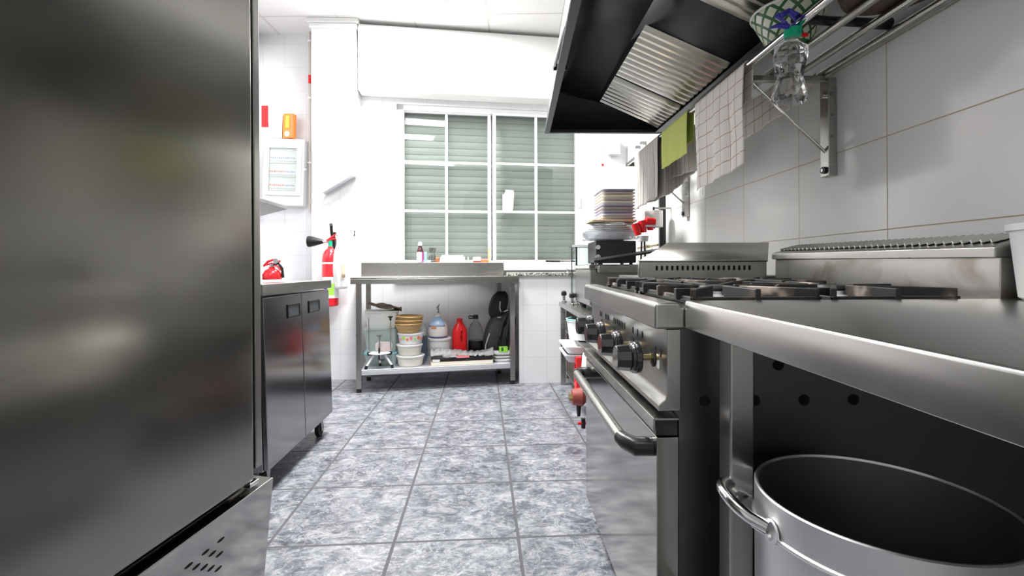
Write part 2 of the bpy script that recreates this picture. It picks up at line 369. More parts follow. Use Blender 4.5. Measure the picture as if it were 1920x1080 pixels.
while z < 2.5:
    prism(sh, [(.125, z), (.119, z+.008), (.116, z+.035), (.119, z+.060), (.125, z+.067)], 'x', x0w+.01, x1w-.01); z += .067
sho = wallobj('roller_shutter', sh, 'shutter'); sho.name = 'trim_roller_shutter'; struct(sho)
struct(wallobj('trim_window_sill', B(x0w-.02, x1w+.02, -.062, .009, .955, 1.03), 'pvc', bevel=.004))
# half wall with granite top to the right of the work table
struct(obj('trim_half_wall', B(.165, 1.27, 0, .40, -.66, .248), 'white_tile', loc=(0, 3.952, .66), smooth=False))
tag(obj('granite_ledge', B(.064, 1.262, 3.925, 4.41, .9085, .935), 'granite', bevel=.004), 'speckled grey granite ledge on the half wall below the window', 'ledge')

# ================================================================ CEILING LIGHTS
for i, (x, y, sx, sy, w) in enumerate(LIGHTS):
    t = thing('ceiling_light', ['flush ceiling light over the aisle by the open worktop', 'flush ceiling light next to the fridge', 'large square ceiling light in front of the window', 'added unseen fill light behind the camera'][i], 'light', (x, y, CEIL))
    obj('housing', B(-sx/2-.02, sx/2+.02, -sy/2-.02, sy/2+.02, -.045, -.002), 'paint', t, bevel=.004)
    obj('diffuser', B(-sx/2, sx/2, -sy/2, sy/2, -.049, -.0455), 'lamp', t)

# ================================================================ FRIDGE (left foreground)
fr = thing('fridge', 'tall brushed stainless steel fridge filling the left foreground', 'fridge', (-.655, 1.37, 0), (0, -.006, -.125))
# local: x=0 front plane, y=0 far end (negative towards the camera)
obj('body', B(-.72, -.075, -.78, 0, .02, 2.05), 'steel_h', fr, bevel=.004)
obj('door_frame', (lambda bm: (box(bm, -.074, -.030, -.028, -.001, .40, 2.05), box(bm, -.074, -.050, -.78, -.029, .385, .40), bm)[-1])(nb()), 'steel', fr, bevel=.003)
obj('door_gasket', B(-.074, -.0355, -.76, -.0285, .405, 2.03), 'rubber', fr)
dr = obj('door', B(-.035, .0, -.77, -.078, .392, 2.04), 'steel_h', fr, bevel=.009, segs=4)
obj('hinge', B(-.030, .003, -.10, -.062, .38, .3905), 'chrome', fr, bevel=.002)
kp = nb()
prism(kp, [(-.074, .372), (.004, .366), (.004, .360), (-.030, .03), (-.074, .03)], 'y', -.78, -.001)
ko = obj('kick_panel', kp, 'steel_kick', fr, bevel=.002)
sl = nb()
nx = Vector((.034, 0, .33)).normalized()
for r_ in range(9):
    for c_ in range(9):
        yy = -.205-c_*.05-(r_ % 2)*.026; zz = .303-r_*.0178
        if zz < .1 or (c_+.5*(r_ % 2)) > 2+8: continue
        if yy < -.70: continue
        xx = -.030+(zz-.03)/.33*.034
        pts = []
        R = []
        for sx_ in (-.001, .0006):
            R.append([sl.verts.new((xx+sx_, yy+math.cos(a)*.0125, zz+math.sin(a)*.0036)) for a in [2*PI*k/10 for k in range(10)]])
        skin(sl, R)
obj('vent_slots', sl, 'hole', ko)

# ================================================================ UNDERCOUNTER CABINET on casters
cb_ = thing('undercounter_cabinet', 'low stainless steel two-door cabinet on casters beyond the fridge', 'cabinet', (-1.0, 2.845, 0), (0, -.030, .030))
# local x=0 face at floor, y from -.85 .. 0
obj('body', B(-.70, -.022, -.84, 0, .108, .848), 'steel_cab', cb_, bevel=.003)
obj('worktop', B(-.72, .012, -.86, .012, .856, .905), 'steel_top', cb_, bevel=.004)
for a, b in ((-.835, -.425), (-.418, -.004)):
    d = obj('door', B(-.021, -.001, a, b, .112, .846), 'steel_cab', cb_, bevel=.003)
    ya, yb_ = (a+.235, a+.385) if a < -.5 else (a+.085, a+.245)
    hb = nb(); z0, z1 = .735, .80
    box(hb, -.0012, .004, ya, ya+.010, z0, z1); box(hb, -.0012, .004, yb_-.010, yb_, z0, z1); box(hb, -.0012, .004, ya, yb_, z1-.009, z1); box(hb, -.0012, .004, ya, yb_, z0, z0+.009)
    obj('handle', hb, 'black', d, bevel=.002)
    obj('handle_recess', B(-.0011, .0005, ya+.010, yb_-.010, z0+.009, z1-.009), 'grey_metal', d)
for x, y in ((-.052, -.10), (-.62, -.10), (-.058, -.76), (-.62, -.76)):
    c = obj('caster', (lambda bm: (box(bm, x-.03, x+.03, y-.03, y+.03, .098, .1075), prism(bm, [(y-.012, .098), (y+.026, .098), (y+.018, .03), (y-.002, .03)], 'x', x-.019, x-.015), prism(bm, [(y-.012, .098), (y+.026, .098), (y+.018, .03), (y-.002, .03)], 'x', x+.015, x+.019), bm)[-1])(nb()), 'steel_dark', cb_)
    obj('wheel', (lambda bm: (cyl(bm, (x-.012, y+.008, .044), (x+.012, y+.008, .044), .0435, seg=28), bm)[-1])(nb()), 'rubber', c, bevel=.003)

# small red extinguisher on that cabinet
def extinguisher_top(bmr, h): pass
e = thing('fire_extinguisher', 'small red extinguisher standing on the cabinet worktop beside the fridge', 'fire extinguisher', (-1.245, 2.60, .912), (0, -.03, 0))
obj('cylinder', lathe(nb(), [(.047, 0), (.05, .006), (.05, .028), (.038, .05), (.016, .062), (.016, .07)]), 'red_paint', e)
obj('valve', CY((0, 0, .068), (0, 0, .085), .012), 'chrome', e)
obj('lever', (lambda bm: (tube(bm, [(-.045, 0, .075), (-.02, 0, .1), (.01, 0, .108), (.045, 0, .098)], .0065), tube(bm, [(-.03, 0, .082), (.0, 0, .088), (.03, .0, .072), (.048, 0, .05)], .006), bm)[-1])(nb()), 'red_paint', e)
obj('hose', tube(nb(), [(.0, .0, .08), (.035, 0, .088), (.055, 0, .06), (.058, 0, .01), (.058, 0, .006)], .007), 'black', e)
obj('gauge', CY((.030, -.012, .10), (.030, -.02, .10), .014), 'chrome', e)

# steel wall shelf behind the fridge edge
s_ = thing('wall_shelf', 'short steel wall shelf with angled end beside the fridge edge', 'shelf', (-2.249, 2.4, 1.33))
obj('shelf_plate', prism(nb(), [(0, .075), (.80, .075), (.815, .068), (.815, .045), (.50, -.04), (0, -.04)], 'y', 0, .80), 'steel_dark', s_, bevel=.002)
for yy in (.08, .70): obj('support', prism(nb(), [(0.001, -.0405), (.40, -.0405), (0.001, -.12)], 'y', yy, yy+.012), 'steel', s_)

# ================================================================ ITEMS ON THE LEFT REAR WALL / PILLAR
bb = thing('fuse_box', 'white fuse box with clear door on the rear left wall', 'fuse box', (-1.968, 4.418, 1.86), (0, .03, 0))
obj('body', B(-.185, .185, -.10, 0, -.305, .305), 'plastic', bb, bevel=.008)
d = obj('door', (lambda bm: (box(bm, -.165, -.125, -.122, -.101, -.215, .255), box(bm, .125, .165, -.122, -.101, -.215, .255), box(bm, -.125, .125, -.122, -.101, .215, .255), box(bm, -.125, .125, -.122, -.101, -.215, -.18), bm)[-1])(nb()), 'plastic', bb, bevel=.004)
obj('door_window', B(-.125, .125, -.116, -.112, -.18, .215), 'glass', d)
for k, zz in enumerate((.12, -.005, -.13)):
    rw = obj('breaker_row', B(-.12, .12, -.108, -.101, zz-.04, zz+.035), 'paper', bb, bevel=.002)
    n_ = 12
    for j in range(n_):
        cm = 'pink' if (k > 0 and j < 7) else 'purple'
        obj('label_mark', B(-.115+j*.019, -.103+j*.019, -.1105, -.1085, zz+.003-(j % 3)*.002, zz+.014-(j % 2)*.003), cm, rw, smooth=False)
    obj('label_strip', B(-.12, .12, -.1095, -.1082, zz-.028, zz-.020), 'greyw', rw, smooth=False)
obj('knob', CY((.186, -.085, .03), (.203, -.085, .03), .014, .009), 'plastic', bb)
tag(obj('card_box', B(-.045, .045, -.03, .03, 0, .215), 'creamcard', loc=(-2.035, 4.355, 2.176), rot=(0, .03, .1), bevel=.003), 'cream card box standing on the fuse box', 'box')
ob = thing('card_box', 'orange and yellow printed card box on top of the fuse box', 'box', (-1.925, 4.345, 2.173), (0, .03, -.15))
obj('carton', B(-.047, .047, -.03, .03, 0, .222), 'orange', ob, bevel=.003)
obj('printed_panel', B(-.02, .012, -.0325, -.0305, .09, .20), mat('yellow_print', (.9, .5, .05), .5), ob)
obj('round_label', CY((-.005, -.0305, .035), (-.005, -.033, .035), .024), 'paper', ob)
obj('side_stripe', B(.030, .044, -.0325, -.0305, .0, .22), mat('rust_print', (.6, .2, .1), .5), ob)
tag(obj('red_sign', B(-.06, .0, -.004, 0, 0, .2), 'red', loc=(-2.152, 4.418, 2.30)), 'narrow red sign on the rear wall at the fridge edge', 'sign')
pc = thing('conduit', 'thin vertical conduit pipe left of the white pillar', 'pipe', (-1.752, 4.375, 1.5))
obj('pipe', CY((0, 0, 0), (0, 0, CEIL-1.5-.002), .011), mat('beige_pipe', (.60, .54, .50), .5), pc)
obj('red_collar', CY((0, 0, 1.19), (0, 0, 1.27), .0125), 'red', pc)
for zz in (.45, 1.05, 1.58): obj('clip', B(-.016, .016, -.014, .044, zz, zz+.015), 'plastic', pc)
tag(obj('ledge_strip', prism(nb(), [(-1.525, 1.625), (-1.235, 1.80), (-1.235, 1.812), (-1.525, 1.637)], 'y', 4.06, 4.149), 'greyw', bevel=.001), 'thin white slanted strip fixed on the white pillar', 'ledge')
tag(obj('wall_hook', tube(nb(), [(0, 0, .03), (0, -.012, .028), (0, -.016, 0), (0, -.008, -.014)], .005), 'black', loc=(-1.262-.008, 4.149, 1.275)), 'small black hook on the pillar above the work table', 'hook')

e = thing('fire_extinguisher', 'tall red fire extinguisher with black horn hung on the white pillar', 'fire extinguisher', (-1.45, 4.055, .655))
obj('cylinder', lathe(nb(), [(.060, 0), (.068, .008), (.068, .40), (.062, .44), (.045, .475), (.022, .495), (.020, .51)]), 'red_paint', e)
obj('paper_label', lathe(nb(), [(.0688, .07), (.0688, .25)], cap0=False, cap1=False), 'paper', e)
obj('green_label', (lambda bm: (sheet(bm, lambda u, v: (.0696*math.cos(-2.3+1.5*u), .0696*math.sin(-2.3+1.5*u), .095+.10*v), 10, 2), bm)[-1])(nb()), 'lime', e)
obj('blue_label', (lambda bm: (sheet(bm, lambda u, v: (.0700*math.cos(-2.1+.5*u), .0700*math.sin(-2.1+.5*u), .11+.07*v), 6, 2), bm)[-1])(nb()), 'blue', e)
obj('white_band', lathe(nb(), [(.0688, .36), (.0688, .375)], cap0=False, cap1=False), 'paper', e)
obj('valve', CY((0, 0, .508), (0, 0, .56), .016), 'green', e)
obj('lever', (lambda bm: (tube(bm, [(-.05, -.01, .545), (0, -.01, .58), (.05, -.01, .612), (.062, -.01, .60)], .008), tube(bm, [(-.02, -.01, .56), (.03, -.01, .575), (.07, -.01, .575)], .007), bm)[-1])(nb()), 'red_paint', e)
obj('neck_tube', tube(nb(), [(0, 0, .545), (-.03, -.02, .55), (-.06, -.03, .552)], .009), 'chrome', e)
obj('horn', lathe(nb(), [(.017, 0), (.024, .02), (.042, .08), (.047, .11), (.047, .125), (.04, .125)]), 'black', e, loc=(-.05, -.03, .552), rot=(0, -PI/2, 0))
obj('wall_bracket', B(-.02, .02, .066, .094, .42, .64), 'black', e)
obj('grip', tube(nb(), [(0, .05, .60), (0, .03, .64), (0, .02, .69), (.005, .0, .70)], .014), 'black', e)
def bagshape(w, d, h, seed, top=.25, seg=28, rows=14):
    rnd = random.Random(seed); bm = nb(); ph = [rnd.uniform(0, 6.28) for _ in range(8)]; R = []
    for j in range(rows+1):
        t = j/rows; k = (top+(1-top)*math.sin(PI*min(1, (1-t)*1.15+.02)/1.25)**.7)
        R.append([bm.verts.new((w/2*k*(1+.10*math.sin(5*a+ph[0]+4*t)+.05*math.sin(9*a+ph[1]-7*t))*math.cos(a), d/2*k*(1+.10*math.sin(4*a+ph[2]+3*t)+.06*math.sin(11*a+ph[3]+6*t))*math.sin(a), h*t)) for a in [2*PI*q/seg for q in range(seg)]])
    skin(bm, R); return bm
wb = thing('plastic_bag', 'white plastic bag hanging on the wall extinguisher', 'bag', (-1.345, 4.01, .80))
obj('bag_body', bagshape(.13, .07, .40, 3, .35), 'plastic', wb, sub=1)
obj('orange_print', (lambda bm: (sheet(bm, lambda u, v: (.02+.03*u, -.046-.002*math.sin(u*6), .10+.14*v), 4, 4), bm)[-1])(nb()), mat('faded_orange_print', (.9, .6, .4), .7), wb, solid=.001)
obj('bag_handle', tube(nb(), [(-.02, 0, .39), (-.04, -.01, .45), (-.03, 0, .47), (.0, 0, .44), (.01, 0, .39)], .006), 'plastic', wb)

# ================================================================ WORK TABLE under the window
TA = .19
wt = thing('work_table', 'stainless steel work table with undershelf below the window', 'table', (-1.167, 3.65, 0), (0, 0, TA))
# local x along the front (0..1.35), y depth
obj('tabletop', (lambda bm: (box(bm, .012, 1.352, 0, .50, .893, .906), box(bm, .012, 1.352, 0, .012, .852, .893), box(bm, .012, .024, .012, .5, .852, .893), box(bm, 1.34, 1.352, .012, .5, .852, .893), bm)[-1])(nb()), 'steel', wt, bevel=.003)
obj('backsplash', B(.048, 1.322, .482, .50, .9065, 1.028), 'steel', wt, bevel=.002)
for x, y in ((.05, .03), (1.285, .03), (.09, .44), (1.25, .44)):
    l = obj('leg', B(x, x+.042, y, y+.042, .03, .892), 'steel', wt, bevel=.003)
    obj('foot', CY((x+.021, y+.021, 0), (x+.021, y+.021, .0295), .019), 'rubber', l)
obj('undershelf', (lambda bm: (box(bm, .093, 1.283, .02, .48, .168, .18), box(bm, .093, 1.283, .02, .03, .138, .168), box(bm, .13, 1.25, .46, .48, .138, .168), bm)[-1])(nb()), steel('blotchy_shelf_steel', (.80, .81, .85), .5, (40, 40, 3), .1), wt, bevel=.002)
SH = .1803
def T(u, v, z=0): return (-1.167+u*math.cos(TA)-v*math.sin(TA), 3.65+u*math.sin(TA)+v*math.cos(TA), z)
def TT(name, label, cat, u, v, z=SH, rz=0, group=None): return thing(name, label, cat, T(u, v, z), (0, 0, TA+rz), group)
# stacked storage boxes
zz = SH
LB = [('green tinted translucent storage box, bottom of the stack on the undershelf', 'frost_green', .285-SH-.004, 'teal'),
      ('translucent storage box with teal rim, second in the undershelf stack', 'frost_green', .195, 'frost_green'),
      ('white plastic storage tub on top of the translucent boxes under the table', 'frost', .145, 'frost')]
zt = SH; BX = []
for i, (lab, mm, hh, lid) in enumerate(LB):
    t = TT('storage_box', lab, 'storage box', .235, .305, zt, .02*(i-1), 'storage boxes stacked at the left end of the undershelf')
    w0, d0 = .255, .24
    obj('tub', loft(nb(), [(rrect(w0-.02, d0-.02, .03), 0), (rrect(w0, d0, .035), hh*.55), (rrect(w0+.015, d0+.015, .035), hh-.012), (rrect(w0+.007, d0+.007, .033), hh-.012), (rrect(w0-.03, d0-.03, .03), .006)], True, True), mm, t)
    obj('lid' if i < 2 else 'rim', loft(nb(), [(rrect(w0+.022, d0+.022, .035), hh-.0115), (rrect(w0+.024, d0+.024, .035), hh-.001), (rrect(w0+.01, d0+.01, .035), hh)]), lid, t)
    if i < 2: obj('contents', loft(nb(), [(rrect(w0-.04, d0-.04, .03), .008), (rrect(w0-.036, d0-.036, .03), hh*.4), (rrect(w0-.07, d0-.07, .03), hh*.48)]), 'cream', t)
    zt += hh+.001
t = TT('cardboard_sheet', 'crumpled dark brown cardboard lying on the white storage tub', 'cardboard', .255, .30, zt+.012)
obj('sheet', sheet(nb(), lambda u, v: (-.13+.27*u, -.13+.25*v, .022-.05*u+.012*math.sin(u*9+v*4)+.008*math.sin(v*13)+.022), 16, 12), 'brown', t, solid=.004)
t.children[0].location.z = 0
# red/green packet peeking from the boxes
tag(obj('food_packet', bagshape(.13, .035, .075, 11, .7), mat('printed_packet', (.72, .62, .62), .4), loc=T(.255, .145, .3035), rot=(0, .1, TA)), 'printed food packet resting on the round plate of the tripod cutter', 'packet')
# tripod cutter
t = TT('tripod_cutter', 'tripod cutter with two tall rods and splayed white legs', 'cutter', .225, .10)
obj('base_plate', lathe(nb(), [(.055, .106), (.085, .112), (.087, .120), (.05, .1215)]), 'paper', t)
obj('cross_arm', B(-.095, .095, -.012, .012, .098, .1055), 'black', t, bevel=.003)
for sx in (-1, 1):
    l = obj('leg', tube(nb(), [(sx*.045, -.02, .098), (sx*.10, -.055, .018)], .0085), 'plastic', t)
    obj('foot', tube(nb(), [(sx*.095, -.052, .026), (sx*.103, -.057, .0)], .0115), 'black', l)
    r_ = obj('rod', CY((sx*.085, 0, .1056), (sx*.085, 0, .39 if sx > 0 else .40), .0045), 'chrome', t)
    obj('rod_clamp', CY((sx*.085, 0, .104), (sx*.085, 0, .125), .012), 'black', t)
    if sx > 0: obj('cap', lathe(nb(), [(.008, .375), (.008, .392), (.019, .40), (.019, .408)], (.085, 0)), 'black', t)
l = obj('leg', tube(nb(), [(0, .03, .098), (0, .055, .018)], .0085), 'plastic', t)
obj('foot', tube(nb(), [(0, .054, .024), (0, .057, .0)], .0115), 'black', l)
obj('centre_screw', (lambda bm: (cyl(bm, (0, -.03, .15), (0, -.03, .25), .006), bm)[-1])(nb()), 'chrome', t)
obj('wing_nut', (lambda bm: (cyl(bm, (0, -.03, .247), (0, -.03, .258), .012), box(bm, -.022, .022, -.033, -.027, .255, .264), bm)[-1])(nb()), 'steel', t)
obj('crank', (lambda bm: (cyl(bm, (0, -.06, .07), (0, -.06, .165), .007), tube(bm, [(0, -.06, .075), (.015, -.062, .068), (.04, -.062, .07)], .006), box(bm, -.006, .006, -.06, -.02, .14, .152), bm)[-1])(nb()), 'black', t)
# lidded tubs
def round_tub(name, label, u, v, z, r, h, wallm, content=None, deco=False):
    t = TT(name, label, 'tub', u, v, z, 0, 'lidded white tubs stacked under the wicker baskets')
    obj('tub_body', lathe(nb(), [(r*.80, 0), (r*.86, .008), (r*.95, h*.75), (r*.96, h-.012)]), wallm, t)
    obj('lid', lathe(nb(), [(r*.95, h-.0115), (r*1.02, h-.012), (r*1.03, h-.003), (r*.98, h), (r*.9, h-.001)]), 'plastic', t)
    if deco:
        for k in range(7):
            a = -2.5+k*.32
            obj('flower_print', CY((r*.945*math.cos(a), r*.945*math.sin(a), h*.5+.01*(k % 2)), (r*.965*math.cos(a), r*.965*math.sin(a), h*.5+.01*(k % 2)), .010+.003*(k % 2)), ['pink', 'lime', 'orange'][k % 3], t)
    return t
milky = mat('milky_tub', (.84, .82, .74), .35, trans=.15, ior=1.2)
round_tub('lidded_tub', 'milky lidded tub at the bottom of the tub stack', .468, .145, SH, .113, .086, milky)
round_tub('lidded_tub', 'milky lidded tub in the middle of the tub stack', .462, .145, SH+.0865, .104, .088, milky)
round_tub('lidded_tub', 'white lidded tub with flower print, top of the tub stack', .470, .15, SH+.175, .104, .092, 'plastic', deco=True)
zb = SH+.2675
for k in range(3):
    t = TT('wicker_basket', ['lowest of the three round wicker baskets on the tub stack', 'middle of the three round wicker baskets on the tub stack', 'top wicker basket holding a black cloth'][k], 'basket', .452+.004*k, .145, zb+k*.030, 0, 'round wicker baskets on the tub stack')
    t.rotation_euler[1] = (-.02, .02, .06)[k]*.5
    obj('basket_wall', lathe(nb(), [(.075, 0), (.088, .02), (.103, .058), (.108, .07), (.100, .07), (.094, .055), (.080, .022), (.068, .008)]), 'wicker', t)
    obj('rim', tube(nb(), [(.107*math.cos(a), .107*math.sin(a), .072) for a in [2*PI*q/32 for q in range(32)]], .0075, 8, True), 'wicker', t)
t = TT('black_cloth', 'crumpled black cloth in the top wicker basket', 'cloth', .445, .14, zb+.0762)
obj('cloth', sheet(nb(), lambda u, v: (-.055+.11*u, -.05+.1*v, .004+.048*max(0, 1-abs(u-.6)*2.2)*max(0, 1-abs(v-.5)*2)+.004*math.sin(u*20)), 14, 10), 'nylon', t, solid=.004)
# dark blue canister behind tubs
t = TT('canister', 'slate blue canister behind the white tubs', 'canister', .555, .365)
obj('can', loft(nb(), [(rrect(.10, .12, .03), 0), (rrect(.11, .13, .03), .015), (rrect(.11, .13, .03), .195), (rrect(.09, .11, .03), .21)]), 'bluew', t)
obj('cap', lathe(nb(), [(.05, .2105), (.05, .27), (.035, .315), (.02, .325)]), 'frost', t)
# bucket + rice bag
t = TT('bucket', 'white lidded bucket carrying the flour bag under the table', 'bucket', .72, .335)
obj('pail', lathe(nb(), [(.082, 0), (.087, .005), (.096, .15), (.096, .165)]), 'plastic', t)
obj('lid', lathe(nb(), [(.099, .1655), (.102, .17), (.102, .186), (.094, .192), (.085, .189)]), 'plastic', t)
obj('dark_print', (lambda bm: (sheet(bm, lambda u, v: (.0945*math.cos(-2.6+1.0*u), .0945*math.sin(-2.6+1.0*u), .05+.07*v), 8, 3), bm)[-1])(nb()), 'reflect', t, solid=.001)
t = TT('flour_bag', 'knotted clear bag of white flour on top of the bucket', 'bag', .705, .325, SH+.1925)
obj('bag_body', lathe(nb(), [(.055, 0), (.078, .012), (.086, .05), (.080, .10), (.062, .145), (.036, .185), (.012, .21), (.006, .215)], sx=1, sy=.9), mat('white_flour_bag', (.80, .76, .72), .35), t)
obj('blue_film', sheet(nb(), lambda u, v: ((.087-.078*v**1.5)*math.cos(-2.9+2.0*u)*(1+.02*math.sin(9*u)), (.087-.078*v**1.5)*.9*math.sin(-2.9+2.0*u), .105+.105*v), 14, 6), mat('pale_blue_film', (.42, .58, .80), .3), t, solid=.001)
obj('knot', tube(nb(), [(0, 0, .21), (.004, 0, .235), (-.006, 0, .258), (.012, 0, .29)], [.008, .005, .009, .003]), mat('grey_blue_knot', (.2, .24, .30), .5), t)
obj('red_print', (lambda bm: (sheet(bm, lambda u, v: (.0885*math.cos(-2.4+.6*u), .0885*.9*math.sin(-2.4+.6*u), .085+.022*v), 6, 2), bm)[-1])(nb()), mat('faded_red_print', (.7, .3, .2), .5), t)
obj('blue_band', (lambda bm: (lathe(bm, [(.0795, .008), (.0815, .014)], sy=.9, cap0=False, cap1=False), bm)[-1])(nb()), 'blue', t)
# flat boxes with film
t = TT('flat_box', 'cream flat carton lying at the front of the undershelf', 'box', .885, .125)
obj('carton', B(-.255, .255, -.09, .10, 0, .032), 'tan', t, bevel=.002)
obj('side_panel', B(-.252, .252, -.0925, -.0905, .004, .029), 'creamcard', t)
t = TT('tray', 'black edged flat tray on the cream carton', 'tray', .885, .125, SH+.0325)
obj('tray_pan', B(-.25, .25, -.088, .10, 0, .024), 'black', t, bevel=.003)
obj('white_sticker', B(-.245, -.185, -.0905, -.0885, .002, .020), 'paper', t)
t = TT('plastic_film', 'crumpled clear plastic wrap with red label covering the black tray', 'plastic wrap', .885, .125, SH+.0575)
rn = random.Random(5); hs = [[rn.uniform(-.013, .013) for _ in range(20)] for _ in range(40)]
obj('film', sheet(nb(), lambda u, v: (-.258+.52*u+hs[int(u*30)][int(v*10)]*.3, -.092+.19*v, .004+(.055+.045*u*u)*math.sin(PI*min(1, v*1.3+.02)/1.1)**.8*(.6+.4*math.sin(u*5+1))+hs[int(u*30)][int(v*10)]+.01), 30, 10), 'clear_bag', t, solid=.001)
obj('red_label', B(-.05, .055, -.0945, -.0935, .002, .022), 'pink', t)
obj('grey_label', B(-.10, -.05, -.0945, -.0935, .010, .022), 'greyw', t)
# red jug
t = TT('jug', 'red plastic jug with grip handle under the table', 'jug', .893, .335)
secs = [(rrect(.12, .10, .03), 0), (rrect(.130, .112, .035), .015), (rrect(.130, .112, .035), .215), (rrect(.125, .105, .035), .245), (rrect(.095, .085, .03), .285), (rrect(.055, .055, .02), .318), (rrect(.042, .042, .018), .33)]
obj('jug_body', loft(nb(), secs), 'red', t)
obj('cap', lathe(nb(), [(.025, .3305), (.025, .35), (.022, .353)]), 'red', t)
obj('handle', tube(nb(), [(.004, -.03, .322), (.006, -.06, .295), (.008, -.074, .25), (.008, -.072, .19), (.008, -.058, .165)], .010), 'red', t)
# bottle
t = TT('bottle', 'large clear bottle half full of dark liquid beside the red jug', 'bottle', 1.035, .33)
obj('bottle_body', lathe(nb(), [(.058, 0), (.066, .008), (.066, .21), (.060, .255), (.042, .30), (.022, .325), (.020, .345)]), 'clear', t)
obj('liquid', lathe(nb(), [(.055, .004), (.0625, .012), (.0625, .155)]), 'cola', t)
obj('cap', lathe(nb(), [(.024, .3455), (.024, .378), (.021, .38)]), 'black', t)
obj('handle', tube(nb(), [(-.02, 0, .35), (-.06, 0, .352), (-.066, 0, .366), (-.05, 0, .372), (-.022, 0, .366)], .006), 'black', t)
# backpack
t = TT('backpack', 'black backpack with grey piping leaning at the right end of the undershelf', 'backpack', 1.20, .365)
def bp_fn(w, d, h, lean=0, k=.25):
    bm = nb(); R = []
    for j in range(13):
        q = j/12; zq = h*q; s = math.sin(PI*min(1, max(0.0, q)))**k if 0 < q < 1 else .45
        s = max(.35, s)
        R.append((rrect(w*s, d*max(.5, s), .035, 5, lean*q, 0), zq))
    return loft(bm, R)
obj('main_pouch', bp_fn(.25, .20, .42, .11), 'nylon_g', t)
obj('top_pouch', bp_fn(.15, .17, .24, .06), 'nylon', t, loc=(.015, -.015, .345))
obj('front_pouch', bp_fn(.15, .10, .30, .05), 'nylon', t, loc=(.075, -.105, .0))
obj('piping', tube(nb(), [(.045, -.105, .50), (.04, -.108, .44), (.05, -.11, .41), (.08, -.11, .41), (.115, -.108, .425)], .006), 'reflect', t)
obj('piping', tube(nb(), [(-.05, -.1, .22), (-.085, -.10, .12), (-.09, -.09, .03)], .006), 'reflect', t)
obj('strap', (lambda bm: (tube(bm, [(.10, -.11, .38), (.05, -.15, .30), (.02, -.185, .2), (.03, -.185, .11)], .014), tube(bm, [(.12, -.11, .36), (.10, -.17, .30), (.08, -.19, .2), (.09, -.185, .11)], .011), bm)[-1])(nb()), 'nylon', t)
obj('tab', B(.02, .05, -.112, -.108, .355, .365), 'reflect', t)
# white trays + green box
for k in range(3):
    t = TT('food_tray', ['bottom white foil tray under the green packet', 'middle white foil tray under the green packet', 'top white foil tray under the green packet'][k], 'tray', 1.235, .045, SH+k*.022, 0, 'white foil trays at the right end of the undershelf')
    t.location = T(1.25, .145, SH+k*.026)
    obj('pan', loft(nb(), [(rrect(.15, .09, .02), 0), (rrect(.185, .12, .025), .019), (rrect(.20, .135, .025), .021), (rrect(.20, .135, .025), .024), (rrect(.175, .11, .02), .022), (rrect(.14, .08, .02), .004)]), 'plastic', t)
t = TT('green_packet', 'small bright green packet on the white trays', 'packet', 1.245, .125, SH+.0765)
obj('packet', B(-.036, .036, -.02, .02, 0, .046), 'lime', t, bevel=.004)
obj('dark_print', B(-.022, -.004, -.0215, -.0203, .012, .042), 'dkgreen', t)

# ================================================================ WINDOW SILL ITEMS
def WS(u, v, z=1.0302): return (-1.27+u*math.cos(WA)-v*math.sin(WA), 4.31+u*math.sin(WA)+v*math.cos(WA), z)
def sill(name, label, cat, X, v=-.03, z=1.0302): return thing(name, label, cat, WS(wx(X), v, z), (0, 0, WA))
t = sill('medicine_bottle', 'dark bottle with white and magenta label on the window sill', 'bottle', -.735)
obj('bottle_body', lathe(nb(), [(.027, 0), (.030, .004), (.030, .105), (.026, .12), (.018, .135), (.0165, .155)]), 'wine', t)
obj('label', lathe(nb(), [(.0305, .006), (.0305, .095)], cap0=False, cap1=False), 'paper', t)
obj('magenta_panel', (lambda bm: (sheet(bm, lambda u, v: (.031*math.cos(-1.1+1.1*u), .031*math.sin(-1.1+1.1*u), .006+.089*v), 8, 2), bm)[-1])(nb()), 'magenta', t)
obj('lilac_patch', (lambda bm: (sheet(bm, lambda u, v: (.0312*math.cos(-2.3+.9*u), .0312*math.sin(-2.3+.9*u), .07+.02*v), 8, 2), bm)[-1])(nb()), 'purple', t)
obj('cap', lathe(nb(), [(.019, .1555), (.019, .175), (.012, .19)]), 'greyw', t)
t = sill('cutlery_glass', 'glass of metal cutlery on the window sill', 'cutlery holder', -.625)
obj('glass_cup', lathe(nb(), [(.027, 0), (.030, .07), (.028, .07), (.025, .004)]), 'clear', t)
for k in range(7):
    a = k*.9; obj('utensil', (lambda bm: (tube(bm, [(.012*math.cos(a), .012*math.sin(a), .006), (.022*math.cos(a), .018*math.sin(a), .11)], .003, 6), tube(bm, [(.022*math.cos(a), .018*math.sin(a), .09), (.025*math.cos(a), .022*math.sin(a), .135)], [.005, .011], 8), bm)[-1])(nb()), 'chrome', t)
tag(obj('spice_jar', lathe(nb(), [(.018, 0), (.02, .005), (.02, .04), (.014, .045), (.014, .05)]), mat('amber_jar', (.35, .14, .06), .3), loc=WS(wx(-.578), -.03, 1.0302)), 'small amber jar right of the cutlery glass', 'jar')
tag(obj('green_jar', lathe(nb(), [(.017, 0), (.017, .085), (.012, .092), (.012, .10)]), mat('teal_glass_jar', (.25, .42, .40), .3), loc=WS(wx(-.685), -.03, 1.0302)), 'small teal jar between the dark bottle and cutlery glass', 'jar')
t = sill('paper_stack', 'stack of pale papers and boxes on the window sill', 'papers', -.44)
obj('paper_block', B(-.115, .115, -.028, .028, 0, .05), 'creamcard', t, bevel=.003)
obj('top_sheet', B(-.10, .10, -.025, .025, .0505, .068), 'paper', t, bevel=.002)
t = sill('tape_roll', 'grey tape roll standing right of the paper stack', 'tape', -.295)
